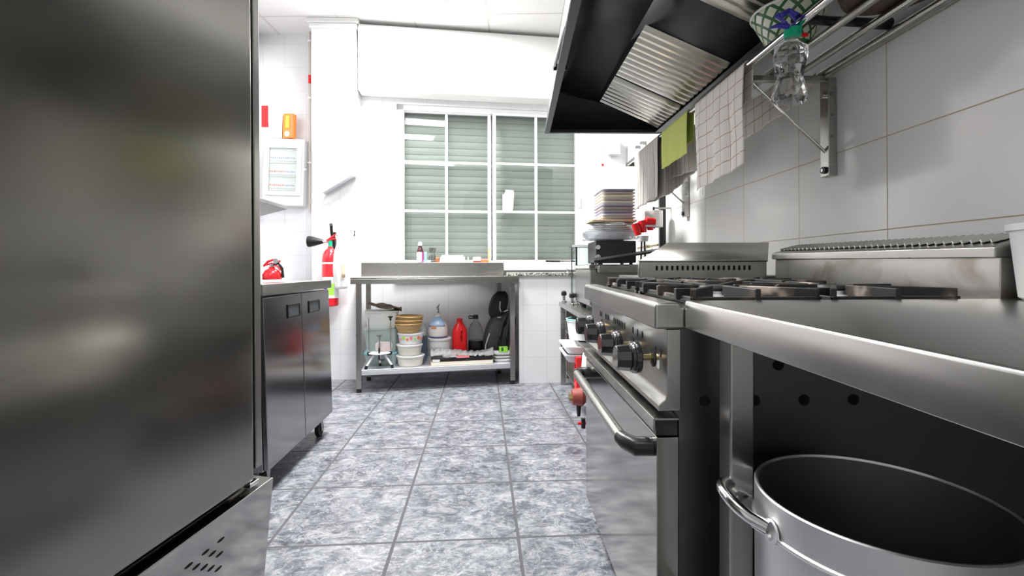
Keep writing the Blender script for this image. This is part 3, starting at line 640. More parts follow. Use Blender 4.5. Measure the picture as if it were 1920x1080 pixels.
obj('roll', tube(nb(), [(0, .022*math.cos(a), .027+.022*math.sin(a)) for a in [2*PI*q/20 for q in range(20)]], .005, 8, True), 'greyw', t)
t = sill('small_carton', 'small white and dark carton on the window sill', 'box', -.215)
obj('carton', B(-.035, .035, -.028, .028, .012, .05), 'paper', t, bevel=.003)
obj('dark_base', B(-.036, .036, -.029, .029, 0, .0115), 'redbrown', t)
t = sill('sponge', 'pink and orange sponge on the window sill', 'sponge', -.145, -.031)
obj('scouring_layer', B(-.036, .036, -.028, .028, .018, .032), 'pink', t, bevel=.005)
obj('foam_layer', B(-.036, .036, -.028, .028, 0, .0175), 'orange', t, bevel=.005)
tag(obj('wooden_stick', B(-.010, .010, -.004, .004, 0, .135), 'wood', loc=WS(wx(-.10), -.008, 1.0302), rot=(.0, .03, WA), bevel=.003), 'upright pale wooden stick behind the pink sponge', 'stick')
t = sill('knife', 'black handled knife lying at the right of the window sill', 'knife', .55, -.03)
obj('handle', tube(nb(), [(-.11, 0, .012), (.0, 0, .010), (.03, 0, .010)], .011), 'black', t)
obj('blade', prism(nb(), [(.03, .003), (.19, .003), (.17, .02), (.03, .02)], 'y', -.002, .002), 'chrome', t)
t = thing('clear_cup', 'short clear cup standing on the granite ledge', 'cup', (.62, 4.03, .9355))
obj('cup', lathe(nb(), [(.035, 0), (.045, .075), (.043, .075), (.033, .004)]), 'clear', t)
# paper note on right pane
tag(obj('paper_note', (lambda bm: (prism(bm, [(0, 0), (.085, .0), (.10, .02), (.11, .17), (.105, .20), (.03, .205), (.02, .165), (.0, .16)], 'y', 0, .002), bm)[-1])(nb()), 'paper', loc=WS(wx(.035), .0145, 1.522), rot=(0, 0, WA)), 'torn white paper note taped to the right window pane', 'note')

# ================================================================ HOOD
hd = thing('extractor_hood', 'black canopy extractor hood with steel filters over the stove', 'extractor hood', (.7, 2.0, 1.85))
def H(x, y, z): return (x-.7, y-2.0, z-1.85)
YF, YN = 3.035, .75
fxF, fxN = .300, .215; bxF, bxN = 1.062, 1.085
def quad(bm, *P):
    bm.faces.new([bm.verts.new(H(*p)) for p in P])
bm = nb()   # outer shell, solidified
quad(bm, (fxF, YF, 1.85), (fxN, YN, 1.85), (fxN+.06, YN, 2.28), (fxF+.06, YF, 2.28))     # front
quad(bm, (fxF, YF, 1.85), (bxF, YF, 1.85), (bxF, YF, 2.28), (fxF+.06, YF, 2.28))         # far end
quad(bm, (fxN, YN, 1.85), (bxN, YN, 1.85), (bxN, YN, 2.28), (fxN+.06, YN, 2.28))         # near end
quad(bm, (bxF, YF, 1.85), (bxN, YN, 1.85), (bxN, YN, 2.28), (bxF, YF, 2.28))             # back
quad(bm, (fxF+.06, YF, 2.28), (fxN+.06, YN, 2.28), (bxN, YN, 2.28), (bxF, YF, 2.28))     # top
bmesh.ops.remove_doubles(bm, verts=bm.verts, dist=.0005)
obj('canopy', bm, 'black_metal', hd, solid=.006)
obj('front_lip', (lambda b: ([b.verts.new(H(*p)) for p in ()], prism(b, [(0, 0), (.03, 0), (.033, .02), (.004, .02)], 'y', 0, 1), b)[-1])(nb()), 'grey_metal', hd)
lip = hd.children[-1]
for v in lip.data.vertices:
    y = YN+.004+(YF-YN-.008)*v.co.y; f_ = (y-YN)/(YF-YN); xx = fxN+(fxF-fxN)*f_
    v.co = Vector(H(xx-.001+v.co.x, y, 1.846+v.co.z))
for (x0, x1, y0, y1, nm) in ((fxF+.03, bxF, YF-.030, YF-.004, 'end_lip'),):
    obj(nm, B(x0-.7, x1-.7, y0-2, y1-2, -.003, .016), 'black_metal', hd)
obj('back_gutter', (lambda b: ([quad(b, (bxF-.012, YF-.01, 1.873), (bxN-.012, YN, 1.873), (bxN-.012, YN, 1.850), (bxF-.012, YF-.01, 1.850)), quad(b, (bxF-.05, YF-.01, 1.85), (bxN-.05, YN, 1.85), (bxN-.004, YN, 1.85), (bxF-.004, YF-.01, 1.85))], b)[-1])(nb()), 'black_metal', hd, solid=.003)
# sloping filter bank plane from (bx,1.873) up to (.64,2.05)
def slope(s, y, off=0):  # s 0 back .. 1 front
    x = 1.045-(1.045-.64)*s; z = 1.878+(2.055-1.878)*s
    n = Vector((-.177, 0, -.405)).normalized()
    return H(x+n.x*off, y, z+n.z*off)
bm = nb()
bm.faces.new([bm.verts.new(p) for p in (slope(-.02, YF-.006), slope(-.02, YN+.006), slope(1.02, YN+.006), slope(1.02, YF-.006))])
obj('filter_backing', bm, 'black_metal', hd, solid=.004)
bm = nb()
quad(bm, (.64, YF-.006, 2.058), (.64, YN+.006, 2.058), (fxN+.045, YN+.006, 2.12), (fxF+.045, YF-.006, 2.12))
obj('inner_roof', bm, 'black_metal', hd, solid=.004)
fm = steel('filter_steel', (.62, .60, .54), .24, (3, 120, 3), .1)
for (ya, yb2) in ((2.985, 2.60), (2.565, 2.05), (1.76, 1.31), (1.28, .84)):
    bm = nb(); n_ = max(6, int(abs(ya-yb2)/.047))
    step = (ya-yb2)/n_
    for k in range(n_):
        yc = ya-step*(k+.5); R = []
        for s in (.03, .97):
            R.append([bm.verts.new(p) for p in [slope(s, yc-step*.5, .004), slope(s, yc-step*.42, .010), slope(s, yc-step*.15, .022), slope(s, yc+step*.15, .022), slope(s, yc+step*.42, .010), slope(s, yc+step*.5, .004)]])
        skin(bm, R)
    obj('grease_filter', bm, fm, hd, angle=25)
# rail on the outside of the front
bm = nb(); tube(bm, [H(.268, 2.24, 1.935), H(.262, 1.2, 1.935)], .009); obj('front_rail', bm, 'chrome', hd)
bm = nb(); tube(bm, [H(.286, 2.20, 1.965), H(.28, 1.2, 1.965)], .010); obj('light_tube_cover', bm, 'grey_metal', hd)
for y in (2.235, 1.45):
    obj('rail_bracket', B(.262-.7, .325-.7, y-2-.006, y-2+.006, .07, .1), 'black', hd)

# ================================================================ WALL RACK (pot shelf)
RZ = 1.705
rk = thing('wall_rack', 'long steel tube rack with brackets on the right wall beside the hood', 'rack', (1.269, 1.743, 1.3))
def K(x, y, z): return (x-1.269, y-1.743, z-1.3)
for i, x in enumerate((.91, 1.035, 1.14, 1.235)):
    obj('rail', CY(K(x, .55, RZ), K(x, 3.28, RZ), .0125 if i else .013, seg=18), 'chrome' if i == 0 else 'steel', rk)
obj('end_bar', B(K(.90, 0, 0)[0], K(1.25, 0, 0)[0], 3.28-1.743, 3.298-1.743, RZ-1.3-.014, RZ-1.3+.014), 'steel', rk)
for y in (1.743, 3.11, .75):
    br_o = obj('bracket', (lambda b: (box(b, -.032, 0, y-.023-1.743, y+.023-1.743, .012, .38), box(b, -.36, -.032, y-.012-1.743, y+.012-1.743, RZ-1.3-.035, RZ-1.3-.0135), b)[-1])(nb()), 'steel', rk, bevel=.002)
    obj('brace', tube(nb(), [K(.95, y, 1.675), K(1.25, y, 1.395), K(1.255, y, 1.405)], .0055), 'chrome', br_o)
    obj('bolt', (lambda b: (cyl(b, K(1.2365, y, 1.335), K(1.2285, y, 1.335), .013), b)[-1])(nb()), 'black', br_o)
    obj('bolt', (lambda b: (cyl(b, K(1.2365, y, 1.335), K(1.226, y, 1.335), .006), b)[-1])(nb()), 'chrome', br_o)
    for zz in (1.46, 1.54, 1.62):
        obj('bolt', CY(K(1.25, y-.0235, zz), K(1.25, y-.029, zz), .005, seg=10), 'steel_dark', br_o)
    obj('bolt', CY(K(1.2365, y, 1.62), K(1.228, y, 1.62), .010), 'chrome', br_o)

def drape(name, label, m, x, y0, y1, lf, lb, ph=0, amp=.006, hem=0, skew=0, gap=.016, usc=None, z=RZ):
    t = thing(name, label, 'cloth', (x, (y0+y1)/2, z))
    L = lf+lb+.05; w = abs(y1-y0)
    def fn(u, v):
        s = v*L; y = (u-.5)*w
        rip = amp*math.sin(u*w*38+ph)+amp*.5*math.sin(u*w*83+ph*2+v*3)
        if s < lf:      # front flap
            d = lf-s; k = min(1, d/.15)
            return (-gap-rip*k-.002, y+skew*d*(u-.5)+.006*math.sin(d*14+ph)*k, -d*(1+hem*(u-.5)))
        if s > lf+.05:
            d = s-lf-.05; k = min(1, d/.15)
            return (gap+rip*k*.6, y+.008*math.sin(d*11+ph)*k, -d*(1+hem*.5*math.sin(u*5)))
        a = PI*(s-lf)/.05; return (-gap*math.cos(a), y, gap*math.sin(a))
    obj('fabric', sheet(nb(), fn, 44, 60, w, L), m, t, solid=.0018)
    return t
t = drape('tea_towel', 'beige checked tea towel with brown lines on the front rail', 'check', .91, 1.675, 2.10, .375, .12, .4, .005, .07)
obj('care_label', B(-.002, .0, -.0, .03, 0, .028), 'paper', t, loc=(-.020, .13, -.418))
drape('dish_cloth', 'lime green dish cloth hanging on the front rail', 'limecloth', .91, 2.19, 2.535, .195, .13, 1.2, .002, .02)
drape('floor_cloth', 'grey cloth with dark stripes at the far end of the front rail', 'stripe', .91, 2.60, 3.05, .345, .33, 2.0, .007, .06)
t = drape('floor_cloth', 'second grey striped cloth behind the green cloth on the inner rail', 'stripe', 1.035, 2.16, 2.95, .22, .25, .7, .007, -.25, z=RZ)
t = drape('tea_towel', 'pale checked tea towel over the rear rails beside the bracket', 'check', 1.14, 1.78, 2.12, .14, .08, 3.0, .005, .2)
drape('dish_cloth', 'folded pale cloth on the rail nearest the wall by the bracket', 'check', 1.235, 1.78, 2.06, .03, .02, 1.0, .002, .0)

# bottle hanging from front rail
t = thing('hanging_bottle', 'crumpled clear plastic bottle with green collar tied under the front rail', 'bottle', (.885, 1.40, 1.47))
rn = random.Random(2)
R = []; bm = nb()
prof = [(.040, 0), (.056, .006), (.053, .035), (.042, .075), (.047, .11), (.056, .14), (.050, .165), (.030, .182), (.022, .19), (.02, .205)]
for r, z in prof:
    R.append([bm.verts.new((r*(1+rn.uniform(-.10, .10)*(z < .17))*math.cos(a), .8*r*(1+rn.uniform(-.12, .12)*(z < .17))*math.sin(a), z+rn.uniform(-.004, .004)*(z < .17))) for a in [2*PI*q/12 for q in range(12)]])
skin(bm, R); obj('bottle_body', bm, 'clear', t, smooth=False, rot=(.0, .06, .4))
obj('collar', lathe(nb(), [(.019, .196), (.024, .20), (.024, .222), (.018, .226)]), 'green', t, loc=(.012, 0, 0))
obj('blue_tie', (lambda b: (tube(b, [(.0, 0, .222), (-.022, -.01, .235), (-.028, 0, .262), (.0, .0, .279), (.025, .0, .262), (.022, -.008, .235), (.004, 0, .224)], [.006, .010, .013, .008, .012, .012, .006], 10), tube(b, [(-.01, -.012, .225), (-.05, -.02, .222), (-.07, -.02, .215)], [.008, .006, .003]), b)[-1])(nb()), 'blue', t)
obj('red_tag', B(.035, .075, .02, .026, .212, .224), 'red', t, bevel=.002)
obj('tag_string', tube(nb(), [(.026, .0, .218), (.036, .022, .218)], .003), 'blue', t)
# lattice bowl on the rack
t = thing('patterned_bowl', 'white bowl with green diamond lattice on the rack above the hanging bottle', 'bowl', (.99, 1.565, RZ+.0135), (0, 0, .0))
def bowl(u, v):
    r = .062+.053*v; a = 2*PI*u; return (r*math.cos(a), r*math.sin(a), .112*v)
obj('bowl_wall', sheet(nb(), bowl, 48, 10, .62, .12), 'bowl', t, solid=.003)
obj('bowl_base', lathe(nb(), [(.061, .0), (.0615, .003)]), 'bowl', t)
obj('rim', tube(nb(), [(.116*math.cos(a), .116*math.sin(a), .113) for a in [2*PI*q/40 for q in range(40)]], .004, 8, True), 'plastic', t)
# pans on rack
t = thing('frying_pan', 'dark brown burnt frying pan lying on the rack rails', 'pan', (1.095, 1.255, RZ+.0135))
obj('pan_bowl', lathe(nb(), [(.11, 0), (.125, .006), (.138, .045), (.134, .045), (.122, .010)]), mat('burnt_pan', (.09, .055, .04), .5, .3), t)
obj('handle', tube(nb(), [(0, -.134, .03), (0, -.2, .05), (0, -.38, .06)], .011), 'black', t)
tag(obj('black_bar', (lambda b: (cyl(b, (-.17, 0, 0), (.14, .02, 0), .014), cyl(b, (.1, .0174, 0), (.155, .021, 0), .018), b)[-1])(nb()), 'black', loc=(1.085, 1.425, RZ+.0325), bevel=.003), 'black round bar lying across the rack rails', 'bar')

# ================================================================ STOVE
ST = thing('stove', 'stainless steel gas range with oven and four black knobs', 'stove', (.32, .968, 0), (.0165, 0, 0))
def s(x0, x1, y0, y1, z0, z1): return B(x0-.32, x1-.32, y0-.968, y1-.968, z0, z1)
obj('body', s(.374, 1.20, 1.0, 1.77, .10, .835), 'steel_dark', ST)
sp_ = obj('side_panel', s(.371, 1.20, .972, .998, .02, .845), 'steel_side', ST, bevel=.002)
for (px, pz) in [(.425, .688), (.53, .688), (.635, .688), (.74, .688), (.58, .762), (.79, .762), (.845, .688), (.95, .688)]:
    obj('mounting_hole', CY((px-.32, .9715-.968, pz), (px-.32, .9705-.968, pz), .0115, seg=20), 'hole', sp_)
tp = nb()   # hob tray with raised rolled front edge
box(tp, .4, .88, .0, .80, .838, .884)
prism(tp, [(-.0, .838), (.0, .888), (.006, .893), (.05, .893), (.056, .884), (.4, .884), (.4, .838)], 'y', .0, .80)
obj('hob_top', tp, 'steel', ST, bevel=.006, segs=3)
cp = nb()
prism(cp, [(.055, .837), (.026, .837), (.026, .705), (.022, .692), (.008, .680), (.006, .672), (.010, .668), (.055, .668)], 'y', .003, .79)
cpo = obj('control_panel', cp, 'steel', ST, bevel=.002)
vb = nb()
for k, y in enumerate((.04, .075, .17, .21, .25, .33, .35, .37, .39, .41, .43, .45, .52, .54, .56, .62, .64)):
    z = .80-.0*(k % 2)+(.0 if y > .12 else -.018)
    R = [[vb.verts.new((xx, y+.0045*math.cos(a), z+.0095*math.sin(a))) for a in [2*PI*q/12 for q in range(12)]] for xx in (.0265, .0252)]
    skin(vb, R)
obj('panel_slots', vb, 'hole', cpo)
obj('rating_plate', B(.0245, .0255, .045, .062, .745, .775), 'chrome', cpo)
for y in (1.06, 1.225, 1.42, 1.585):
    yy = y-.968
    k_ = obj('knob', (lambda b: (cyl(b, (-.060, yy, .762), (-.028, yy, .762), .0275, .0305, seg=10), cyl(b, (-.028, yy, .762), (-.020, yy, .762), .032, .036, seg=28), cyl(b, (-.020, yy, .762), (-.006, yy, .762), .036, .036, seg=28), b)[-1])(nb()), 'knob', ST, bevel=.003, segs=3, angle=25)
    obj('knob_shaft', (lambda b: (cyl(b, (-.0055, yy, .762), (.0245, yy, .762), .007), cyl(b, (.019, yy, .762), (.0245, yy, .762), .010, seg=6), b)[-1])(nb()), 'brass', k_)
    obj('shaft_hole', (lambda b: (cyl(b, (.0246, yy, .762), (.0252, yy, .762), .021, seg=20), b)[-1])(nb()), 'hole', k_)
# oven door
dr = nb()
prism(dr, [(.0035, .615), (.0035, .10), (.02, .085), (.050, .085), (.050, .615)], 'y', -.0, .79)
do = obj('oven_door', dr, 'oven_glassy', ST, bevel=.002)
ch = nb()
for pl in ([(-.004, .655), (.050, .655), (.050, .650), (.001, .650), (.001, .628), (-.004, .628)],): prism(ch, pl, 'y', -.001, .79)
obj('top_channel', ch, 'steel', do, bevel=.0015)
obj('channel_recess', B(.004, .049, .006, .78, .6165, .6485), 'black', do)
hn = obj('oven_handle', tube(nb(), [(-.052, .075, .588), (-.052, .66, .588)], .0145, 18), 'steel', do)
for ya, yb2 in ((.035, .075), (.66, .70)):
    obj('handle_mount', (lambda b: (tube(b, [(.003, (ya if ya < .3 else yb2), .583), (-.03, (ya if ya < .3 else yb2), .583), (-.046, (ya+yb2)/2, .586), (-.052, (yb2 if ya < .3 else ya), .588)], [.020, .020, .018, .0158], 14), b)[-1])(nb()), 'black', hn)
for x, y in ((.09, .05), (.09, .74), (.80, .05), (.80, .74)):
    obj('foot', CY((x, y, 0), (x, y, .099), .022), 'steel_dark', ST)
# gas flue guard along the wall
gd = obj('flue_guard', B(.73, .88, .0, .80, .885, .985), 'steel_dirty', ST, bevel=.002)
gl = nb()
prism(gl, [(.716, .984), (.716, 1.006), (.73, 1.012), (.83, 1.035), (.88, 1.035), (.88, .985), (.722, .985)], 'y', -.002, .80)
glo = obj('flue_cap', gl, 'steel', gd, bevel=.002)
gs = nb()
for k in range(36):
    y = .02+k*.0217
    P = [(.742, 1.0153), (.822, 1.0336)]
    a0 = [gs.verts.new((P[0][0], y, P[0][1]+.0012)), gs.verts.new((P[1][0], y+.010, P[1][1]+.0012)), gs.verts.new((P[1][0], y+.019, P[1][1]+.0012)), gs.verts.new((P[0][0], y+.009, P[0][1]+.0012))]
    gs.faces.new(a0)
obj('cap_slots', gs, 'hole', glo, solid=.0008)
lv = nb()
for k in range(36):
    y = .02+k*.0217
    prism(lv, [(y+.009, 0), (y+.0125, 0), (y+.016, .008), (y+.013, .008)], 'x', .745, .82)
for v in lv.verts: v.co.z += 1.016+(v.co.x-.745)*.23
obj('cap_louvres', lv, 'steel', glo)
# burners and grates
grate_first = True
for (gx, gy) in ((.22, .20), (.22, .60), (.52, .20), (.52, .60)):
    bu = obj('burner', lathe(nb(), [(.058, .8845), (.055, .896), (.040, .898), (.040, .905), (.035, .908)], (gx, gy)), 'alu', ST)
    obj('burner_cap', lathe(nb(), [(.038, .9085), (.040, .912), (.036, .918), (.01, .920)], (gx, gy)), 'iron', bu)
    b = nb(); z0, z1 = .893, .914; hw, hl = .138, .188
    box(b, gx-hw, gx-hw+.012, gy-hl, gy+hl, z0, z0+.010); box(b, gx+hw-.012, gx+hw, gy-hl, gy+hl, z0, z0+.010)
    box(b, gx-hw, gx+hw, gy-hl, gy-hl+.012, z0, z0+.010); box(b, gx-hw, gx+hw, gy+hl-.012, gy+hl, z0, z0+.010)
    for sx, sy, ln in ((1, 0, hw), (-1, 0, hw), (0, 1, hl), (0, -1, hl), (1, 1, 0), (-1, 1, 0), (1, -1, 0), (-1, -1, 0)):
        if ln:
            x0, x1 = sorted((gx+sx*.045, gx+sx*(ln+.006))); y0, y1 = sorted((gy+sy*.045, gy+sy*(ln+.004)))
            if sx: y0, y1 = gy-.006, gy+.006
            else: x0, x1 = gx-.006, gx+.006
            box(b, x0, x1, y0, y1, z0, z1+.006)
        else:
            ang = math.atan2(sy*hl, sx*hw); mt = Matrix.Translation((gx, gy, 0)) @ Matrix.Rotation(ang, 4, 'Z')
            box(b, .06, math.hypot(hw, hl)-.006, -.006, .006, z0, z1+.006, mt)
    for sx in (-1, 1):
        for sy in (-1, 1): box(b, gx+sx*(hw-.007)-.008, gx+sx*(hw-.007)+.008, gy+sy*(hl-.007)-.008, gy+sy*(hl-.007)+.008, .8845, z0)
    for q in range(3):
        yy = gy-hl+.07+q*.118
        box(b, gx-hw-.010, gx-hw+.05, yy-.007, yy+.007, z0, z1+.004)
    obj('pan_support', b, 'iron', ST, bevel=.002)

# ================================================================ FAR APPLIANCE with slotted back (beyond stove)
ap = thing('griddle', 'steel appliance with a slotted panel and sloping hood beyond the stove', 'griddle', (.54, 1.80, 0))
obj('slotted_panel', (lambda b: (box(b, 0, .505, 0, .012, .86, .992), b)[-1])(nb()), 'steel', ap, bevel=.002)
obj('body', B(.01, .70, .02, .34, .70, .935), 'steel_dark', ap, bevel=.003)
obj('sloping_top', (lambda b: ([b.verts.new(p) for p in ()], b.faces.new([b.verts.new(p) for p in ((0, -.006, .992), (.505, -.006, .992), (.63, .20, 1.073), (.185, .20, 1.073))]), b)[-1])(nb()), steel('satin_steel', (.36, .355, .33), .42), ap, solid=.006)
obj('back_cheek', (lambda b: (b.faces.new([b.verts.new(p) for p in ((0, .0, .935), (.0, -.004, .99), (.185, .198, 1.07), (.185, .2, .935))]), b)[-1])(nb()), 'steel_dark', ap, solid=.004)
sb = nb()
for k in range(19):
    x = .071+k*.0203
    R = [[sb.verts.new((x+(.0045)*math.cos(a), yy, .966+.005*(1 if math.sin(a) > 0 else -1)+.0045*math.sin(a))) for a in [2*PI*(q+.5)/12 for q in range(12)]] for yy in (-.0008, .0002)]
    skin(sb, R)
obj('slots', sb, 'hole', ap)
for x, y in ((.04, .05), (.04, .30), (.66, .05), (.66, .30)): obj('leg', B(x-.02, x+.02, y-.02, y+.02, 0, .699), 'steel', ap)

# ================================================================ LOW STAND at the far right
lt = thing('low_stand', 'low steel stand with shelf at the far end of the right wall', 'stand', (.50, 2.16, 0))
obj('stand_top', B(0, .75, 0, 1.77, .655, .689), 'steel', lt, bevel=.004)
obj('shelf', B(.04, .74, .05, 1.70, .455, .465), 'steel_dark', lt)
obj('lower_shelf', B(.04, .74, .05, 1.70, .12, .13), 'steel_dark', lt)
for x, y in ((.01, .01), (.01, 1.72), (.70, .01), (.70, 1.72)): obj('leg', B(x, x+.04, y, y+.04, .0, .6545), 'steel', lt, bevel=.002)
obj('rear_panel', B(.06, .69, 1.735, 1.75, .05, .65), mat('brownish_panel', (.22, .17, .15), .6), lt)
# stuff on/in the stand
def far(name, label, cat, x, y, z, rz=0, group=None): return thing(name, label, cat, (x, y, z), (0, 0, rz), group)
t = far('plastic_tub', 'white plastic tub lined dark green tilted on the stand shelf', 'tub', .60, 3.28, .470)
obj('tub_wall', lathe(nb(), [(.085, 0), (.11, .005), (.125, .125), (.13, .13), (.13, .14), (.122, .14), (.105, .01)]), 'plastic', t)
obj('green_lining', lathe(nb(), [(.06, .012), (.1045, .014), (.1185, .132), (.1175, .132), (.1, .02)]), 'dkgreen', t)
obj('rim', tube(nb(), [(.127*math.cos(a), .127*math.sin(a), .142) for a in [2*PI*q/32 for q in range(32)]], .006, 8, True), 'teal', t)
for k in range(2):
    t = far('food_crate', ['pale blue plastic crate, lower one under the white tub', 'white plastic crate, upper one under the white tub'][k], 'crate', .575, 3.28, .335+k*.055, 0, 'plastic crates below the white tub')
    obj('crate_body', loft(nb(), [(rrect(.22, .28, .03), 0), (rrect(.26, .32, .03), .045), (rrect(.28, .34, .03), .046), (rrect(.28, .34, .03), .054), (rrect(.24, .30, .03), .052), (rrect(.2, .26, .03), .004)]), 'greyw' if k == 0 else 'plastic', t)
t = far('paper_bag', 'crumpled white paper bag on the stand behind the stove front', 'bag', .56, 2.82, .1305)
obj('bag', bagshape(.13, .10, .335, 9, .75), 'paper', t, sub=1)
t = far('red_carrier', 'upright red plastic frame with slot on the lowest shelf of the far stand', 'carrier', .53, 3.12, .1303)
obj('frame', (lambda b: (box(b, -.025, .02, -.05, -.03, 0, .25), box(b, -.025, .02, .03, .05, 0, .25), box(b, -.025, .02, -.03, .03, .20, .25), box(b, -.025, .02, -.03, .03, 0, .08), b)[-1])(nb()), 'red', t, bevel=.004)
t = far('gas_valve', 'red brown gas pressure valve beside the oven door', 'valve', .352, 2.2, .30)
obj('valve_body', (lambda b: (cyl(b, (-.012, 0, .06), (.035, 0, .06), .036, .044, seg=20), cyl(b, (.0352, 0, .06), (.06, 0, .06), .044, .02, seg=20), b)[-1])(nb()), 'redbrown', t, bevel=.003)
obj('valve_nut', CY((-.026, 0, .06), (-.0125, 0, .06), .02, seg=6), 'brass', t)
obj('valve_stem', CY((.02, 0, -.03), (.02, 0, .02), .008, .012), 'black', t)
obj('gas_pipe', tube(nb(), [(.0605, 0, .06), (.19, 0, .06), (.19, 0, .354)], .010), 'steel_dark', t)
t = far('gas_tap', 'tiny red tap lever on the gas pipe near the floor', 'tap', .345, 1.93, .275)
obj('tap_lever', CY((-.022, 0, .05), (.022, 0, .05), .006), 'red', t)
obj('tap_body', CY((0, 0, .03), (0, 0, .07), .009), 'black', t)
obj('tap_pipe', tube(nb(), [(0.0095, 0, .05), (.19, 0, .05), (.19, .238, .05)], .007), 'steel_dark', t)
# knobs on the low stand (cooker controls)
for k, (x, y) in enumerate(((.535, 3.87), (.555, 3.56), (.60, 3.60))):
    t = far('control_tap', ['leftmost black and chrome tap on the low stand edge', 'middle black and chrome tap on the low stand edge', 'rear black and chrome tap on the low stand edge'][k], 'tap', x, y, .6895, 0, 'black and chrome taps on the low stand')
    obj('tap_stem', lathe(nb(), [(.024, 0), (.024, .01), (.013, .015), (.013, .055)]), 'chrome', t)
    obj('tap_head', lathe(nb(), [(.020, .0555), (.024, .065), (.022, .085), (.012, .095)], seg=10), 'black', t)
# fryer body on the stand
t = far('fryer', 'boxy stainless steel fryer on the low stand', 'fryer', .575, 2.96, .6895)
obj('body', B(0, .60, 0, .56, .035, .275), 'steel', t, bevel=.008)
obj('top_frame', B(-.01, .61, -.03, .57, .276, .303), 'steel_kick', t, bevel=.004)
obj('side_ledge', B(.04, .59, -.085, -.031, .25, .293), 'steel', t, bevel=.004)
for x, y in ((.05, .05), (.05, .5), (.55, .05), (.55, .5)): obj('foot', CY((x, y, 0), (x, y, .0345), .02), 'black', t)
obj('screws', (lambda b: ([cyl(b, (.12+.14*q, -.0005, .16), (.12+.14*q, -.004, .16), .006, seg=10) for q in range(4)], b)[-1])(nb()), 'steel_dark', t)
t = far('oven_grate', 'black wire grate propped on the fryer top', 'grate', .60, 2.95, 1.002, 0)
t.rotation_euler = (0, -.15, 0)
gb = nb()
for k in range(26): cyl(gb, (.02+k*.0185, -.0, .012), (.02+k*.0185, .13, .022), .0065, seg=6)
for y in (.0, .065, .13): cyl(gb, (.01, y, .010+.012*y/.13), (.50, y, .010+.012*y/.13), .006, seg=8)
obj('wires', gb, 'black', t)
for x in (.01, .50):
    obj('side_rod', CY((x, 0, .010), (x, .13, .020), .008), 'black', t)
obj('prop', B(.455, .485, .0, .12, -.074, .006), 'black', t)
# black toaster oven behind
t = far('toaster_oven', 'black toaster oven with chrome knobs behind the fryer grate', 'toaster oven', .665, 3.20, .9935)
obj('casing', B(0, .28, 0, .30, .012, .165), 'black', t, bevel=.008)
for x, y in ((.03, .03), (.03, .27), (.25, .03), (.25, .27)): obj('foot', CY((x, y, 0), (x, y, .0115), .012), 'rubber', t)
for zz in (.055, .12): obj('knob', CY((.012, -.001, zz), (.012, -.018, zz), .015), 'chrome', t)
# glass display case
t = far('glass_case', 'small glass case with black frame on the granite ledge', 'glass case', .60, 3.66, .6895)
cb2 = nb()
for x in (0, .20):
    for y in (0, .22): box(cb2, x, x+.014, y, y+.014, 0, .45)
box(cb2, -.012, .226, -.012, .246, .45, .462); box(cb2, 0, .214, 0, .234, 0, .012)
obj('case_frame', cb2, 'oliveblk', t, bevel=.002)
obj('case_panes', (lambda b: (box(b, .014, .2, .003, .006, .012, .45), box(b, .003, .006, .014, .22, .012, .45), b)[-1])(nb()), mat('green_glass', (.75, .9, .85), .02, trans=1), t)
obj('top_trim', B(-.03, .20, -.016, -.0125, .448, .464), 'greyw', t)
t['label'] = 'tall glass case with black frame beside the fryer on the low stand'
# bagged dishes, board and stack of trays on toaster oven
t = far('bagged_bowl', 'large bowl in clear plastic bag on the toaster oven', 'bowl', .79, 3.34, 1.1595)
obj('bowl', lathe(nb(), [(.08, 0), (.10, .005), (.16, .06), (.165, .065), (.155, .065), (.09, .01)]), mat('pale_blue_bowl', (.55, .58, .68), .3), t)
for k in range(5):
    obj('plate_edge', lathe(nb(), [(.13, .066+k*.012), (.165+.004*(k % 2), .070+k*.012), (.165, .074+k*.012), (.12, .0715+k*.012)]), 'frost', t)
bagb = bagshape(.40, .36, .12, 21, .85)
obj('bag', bagb, 'clear_bag', t, loc=(0, 0, .008), sub=1)
tag(obj('serving_board', (lambda b: (prism(b, rrect(.33, .30, .03), 'z', 0, .014), b)[-1])(nb()), 'tan', loc=(.79, 3.34, 1.2895), bevel=.003), 'tan serving board between the bagged bowl and the tray stack', 'board')
zz = 1.304
cols = ['greyw', 'creamcard', 'greyw', 'bluew', 'creamcard', 'greyw', 'creamcard', 'bluew', 'greyw', 'creamcard']
OR = ['lowest', 'second', 'third', 'fourth', 'fifth', 'sixth', 'seventh', 'eighth', 'ninth', 'topmost']
mlav = mat('lavender_grey_plastic', (.36, .35, .45), .4); mtaup = mat('taupe_plastic', (.52, .47, .42), .45)
for k in range(10):
    h_ = .0215
    t = far('food_tray', OR[k]+' rectangular container of the stack on the tan board', 'container', .83, 3.36, zz, .0, 'rectangular containers stacked on the tan board')
    obj('tray', loft(nb(), [(rrect(.205, .26, .03), 0), (rrect(.225, .28, .03), h_-.008), (rrect(.245, .30, .03), h_-.007), (rrect(.245, .30, .03), h_-.0015), (rrect(.21, .27, .03), h_-.001)]), [mtaup, 'greyw', mlav, mtaup, mlav, 'creamcard', mtaup, 'creamcard', mtaup, mlav][k], t)
    zz += h_
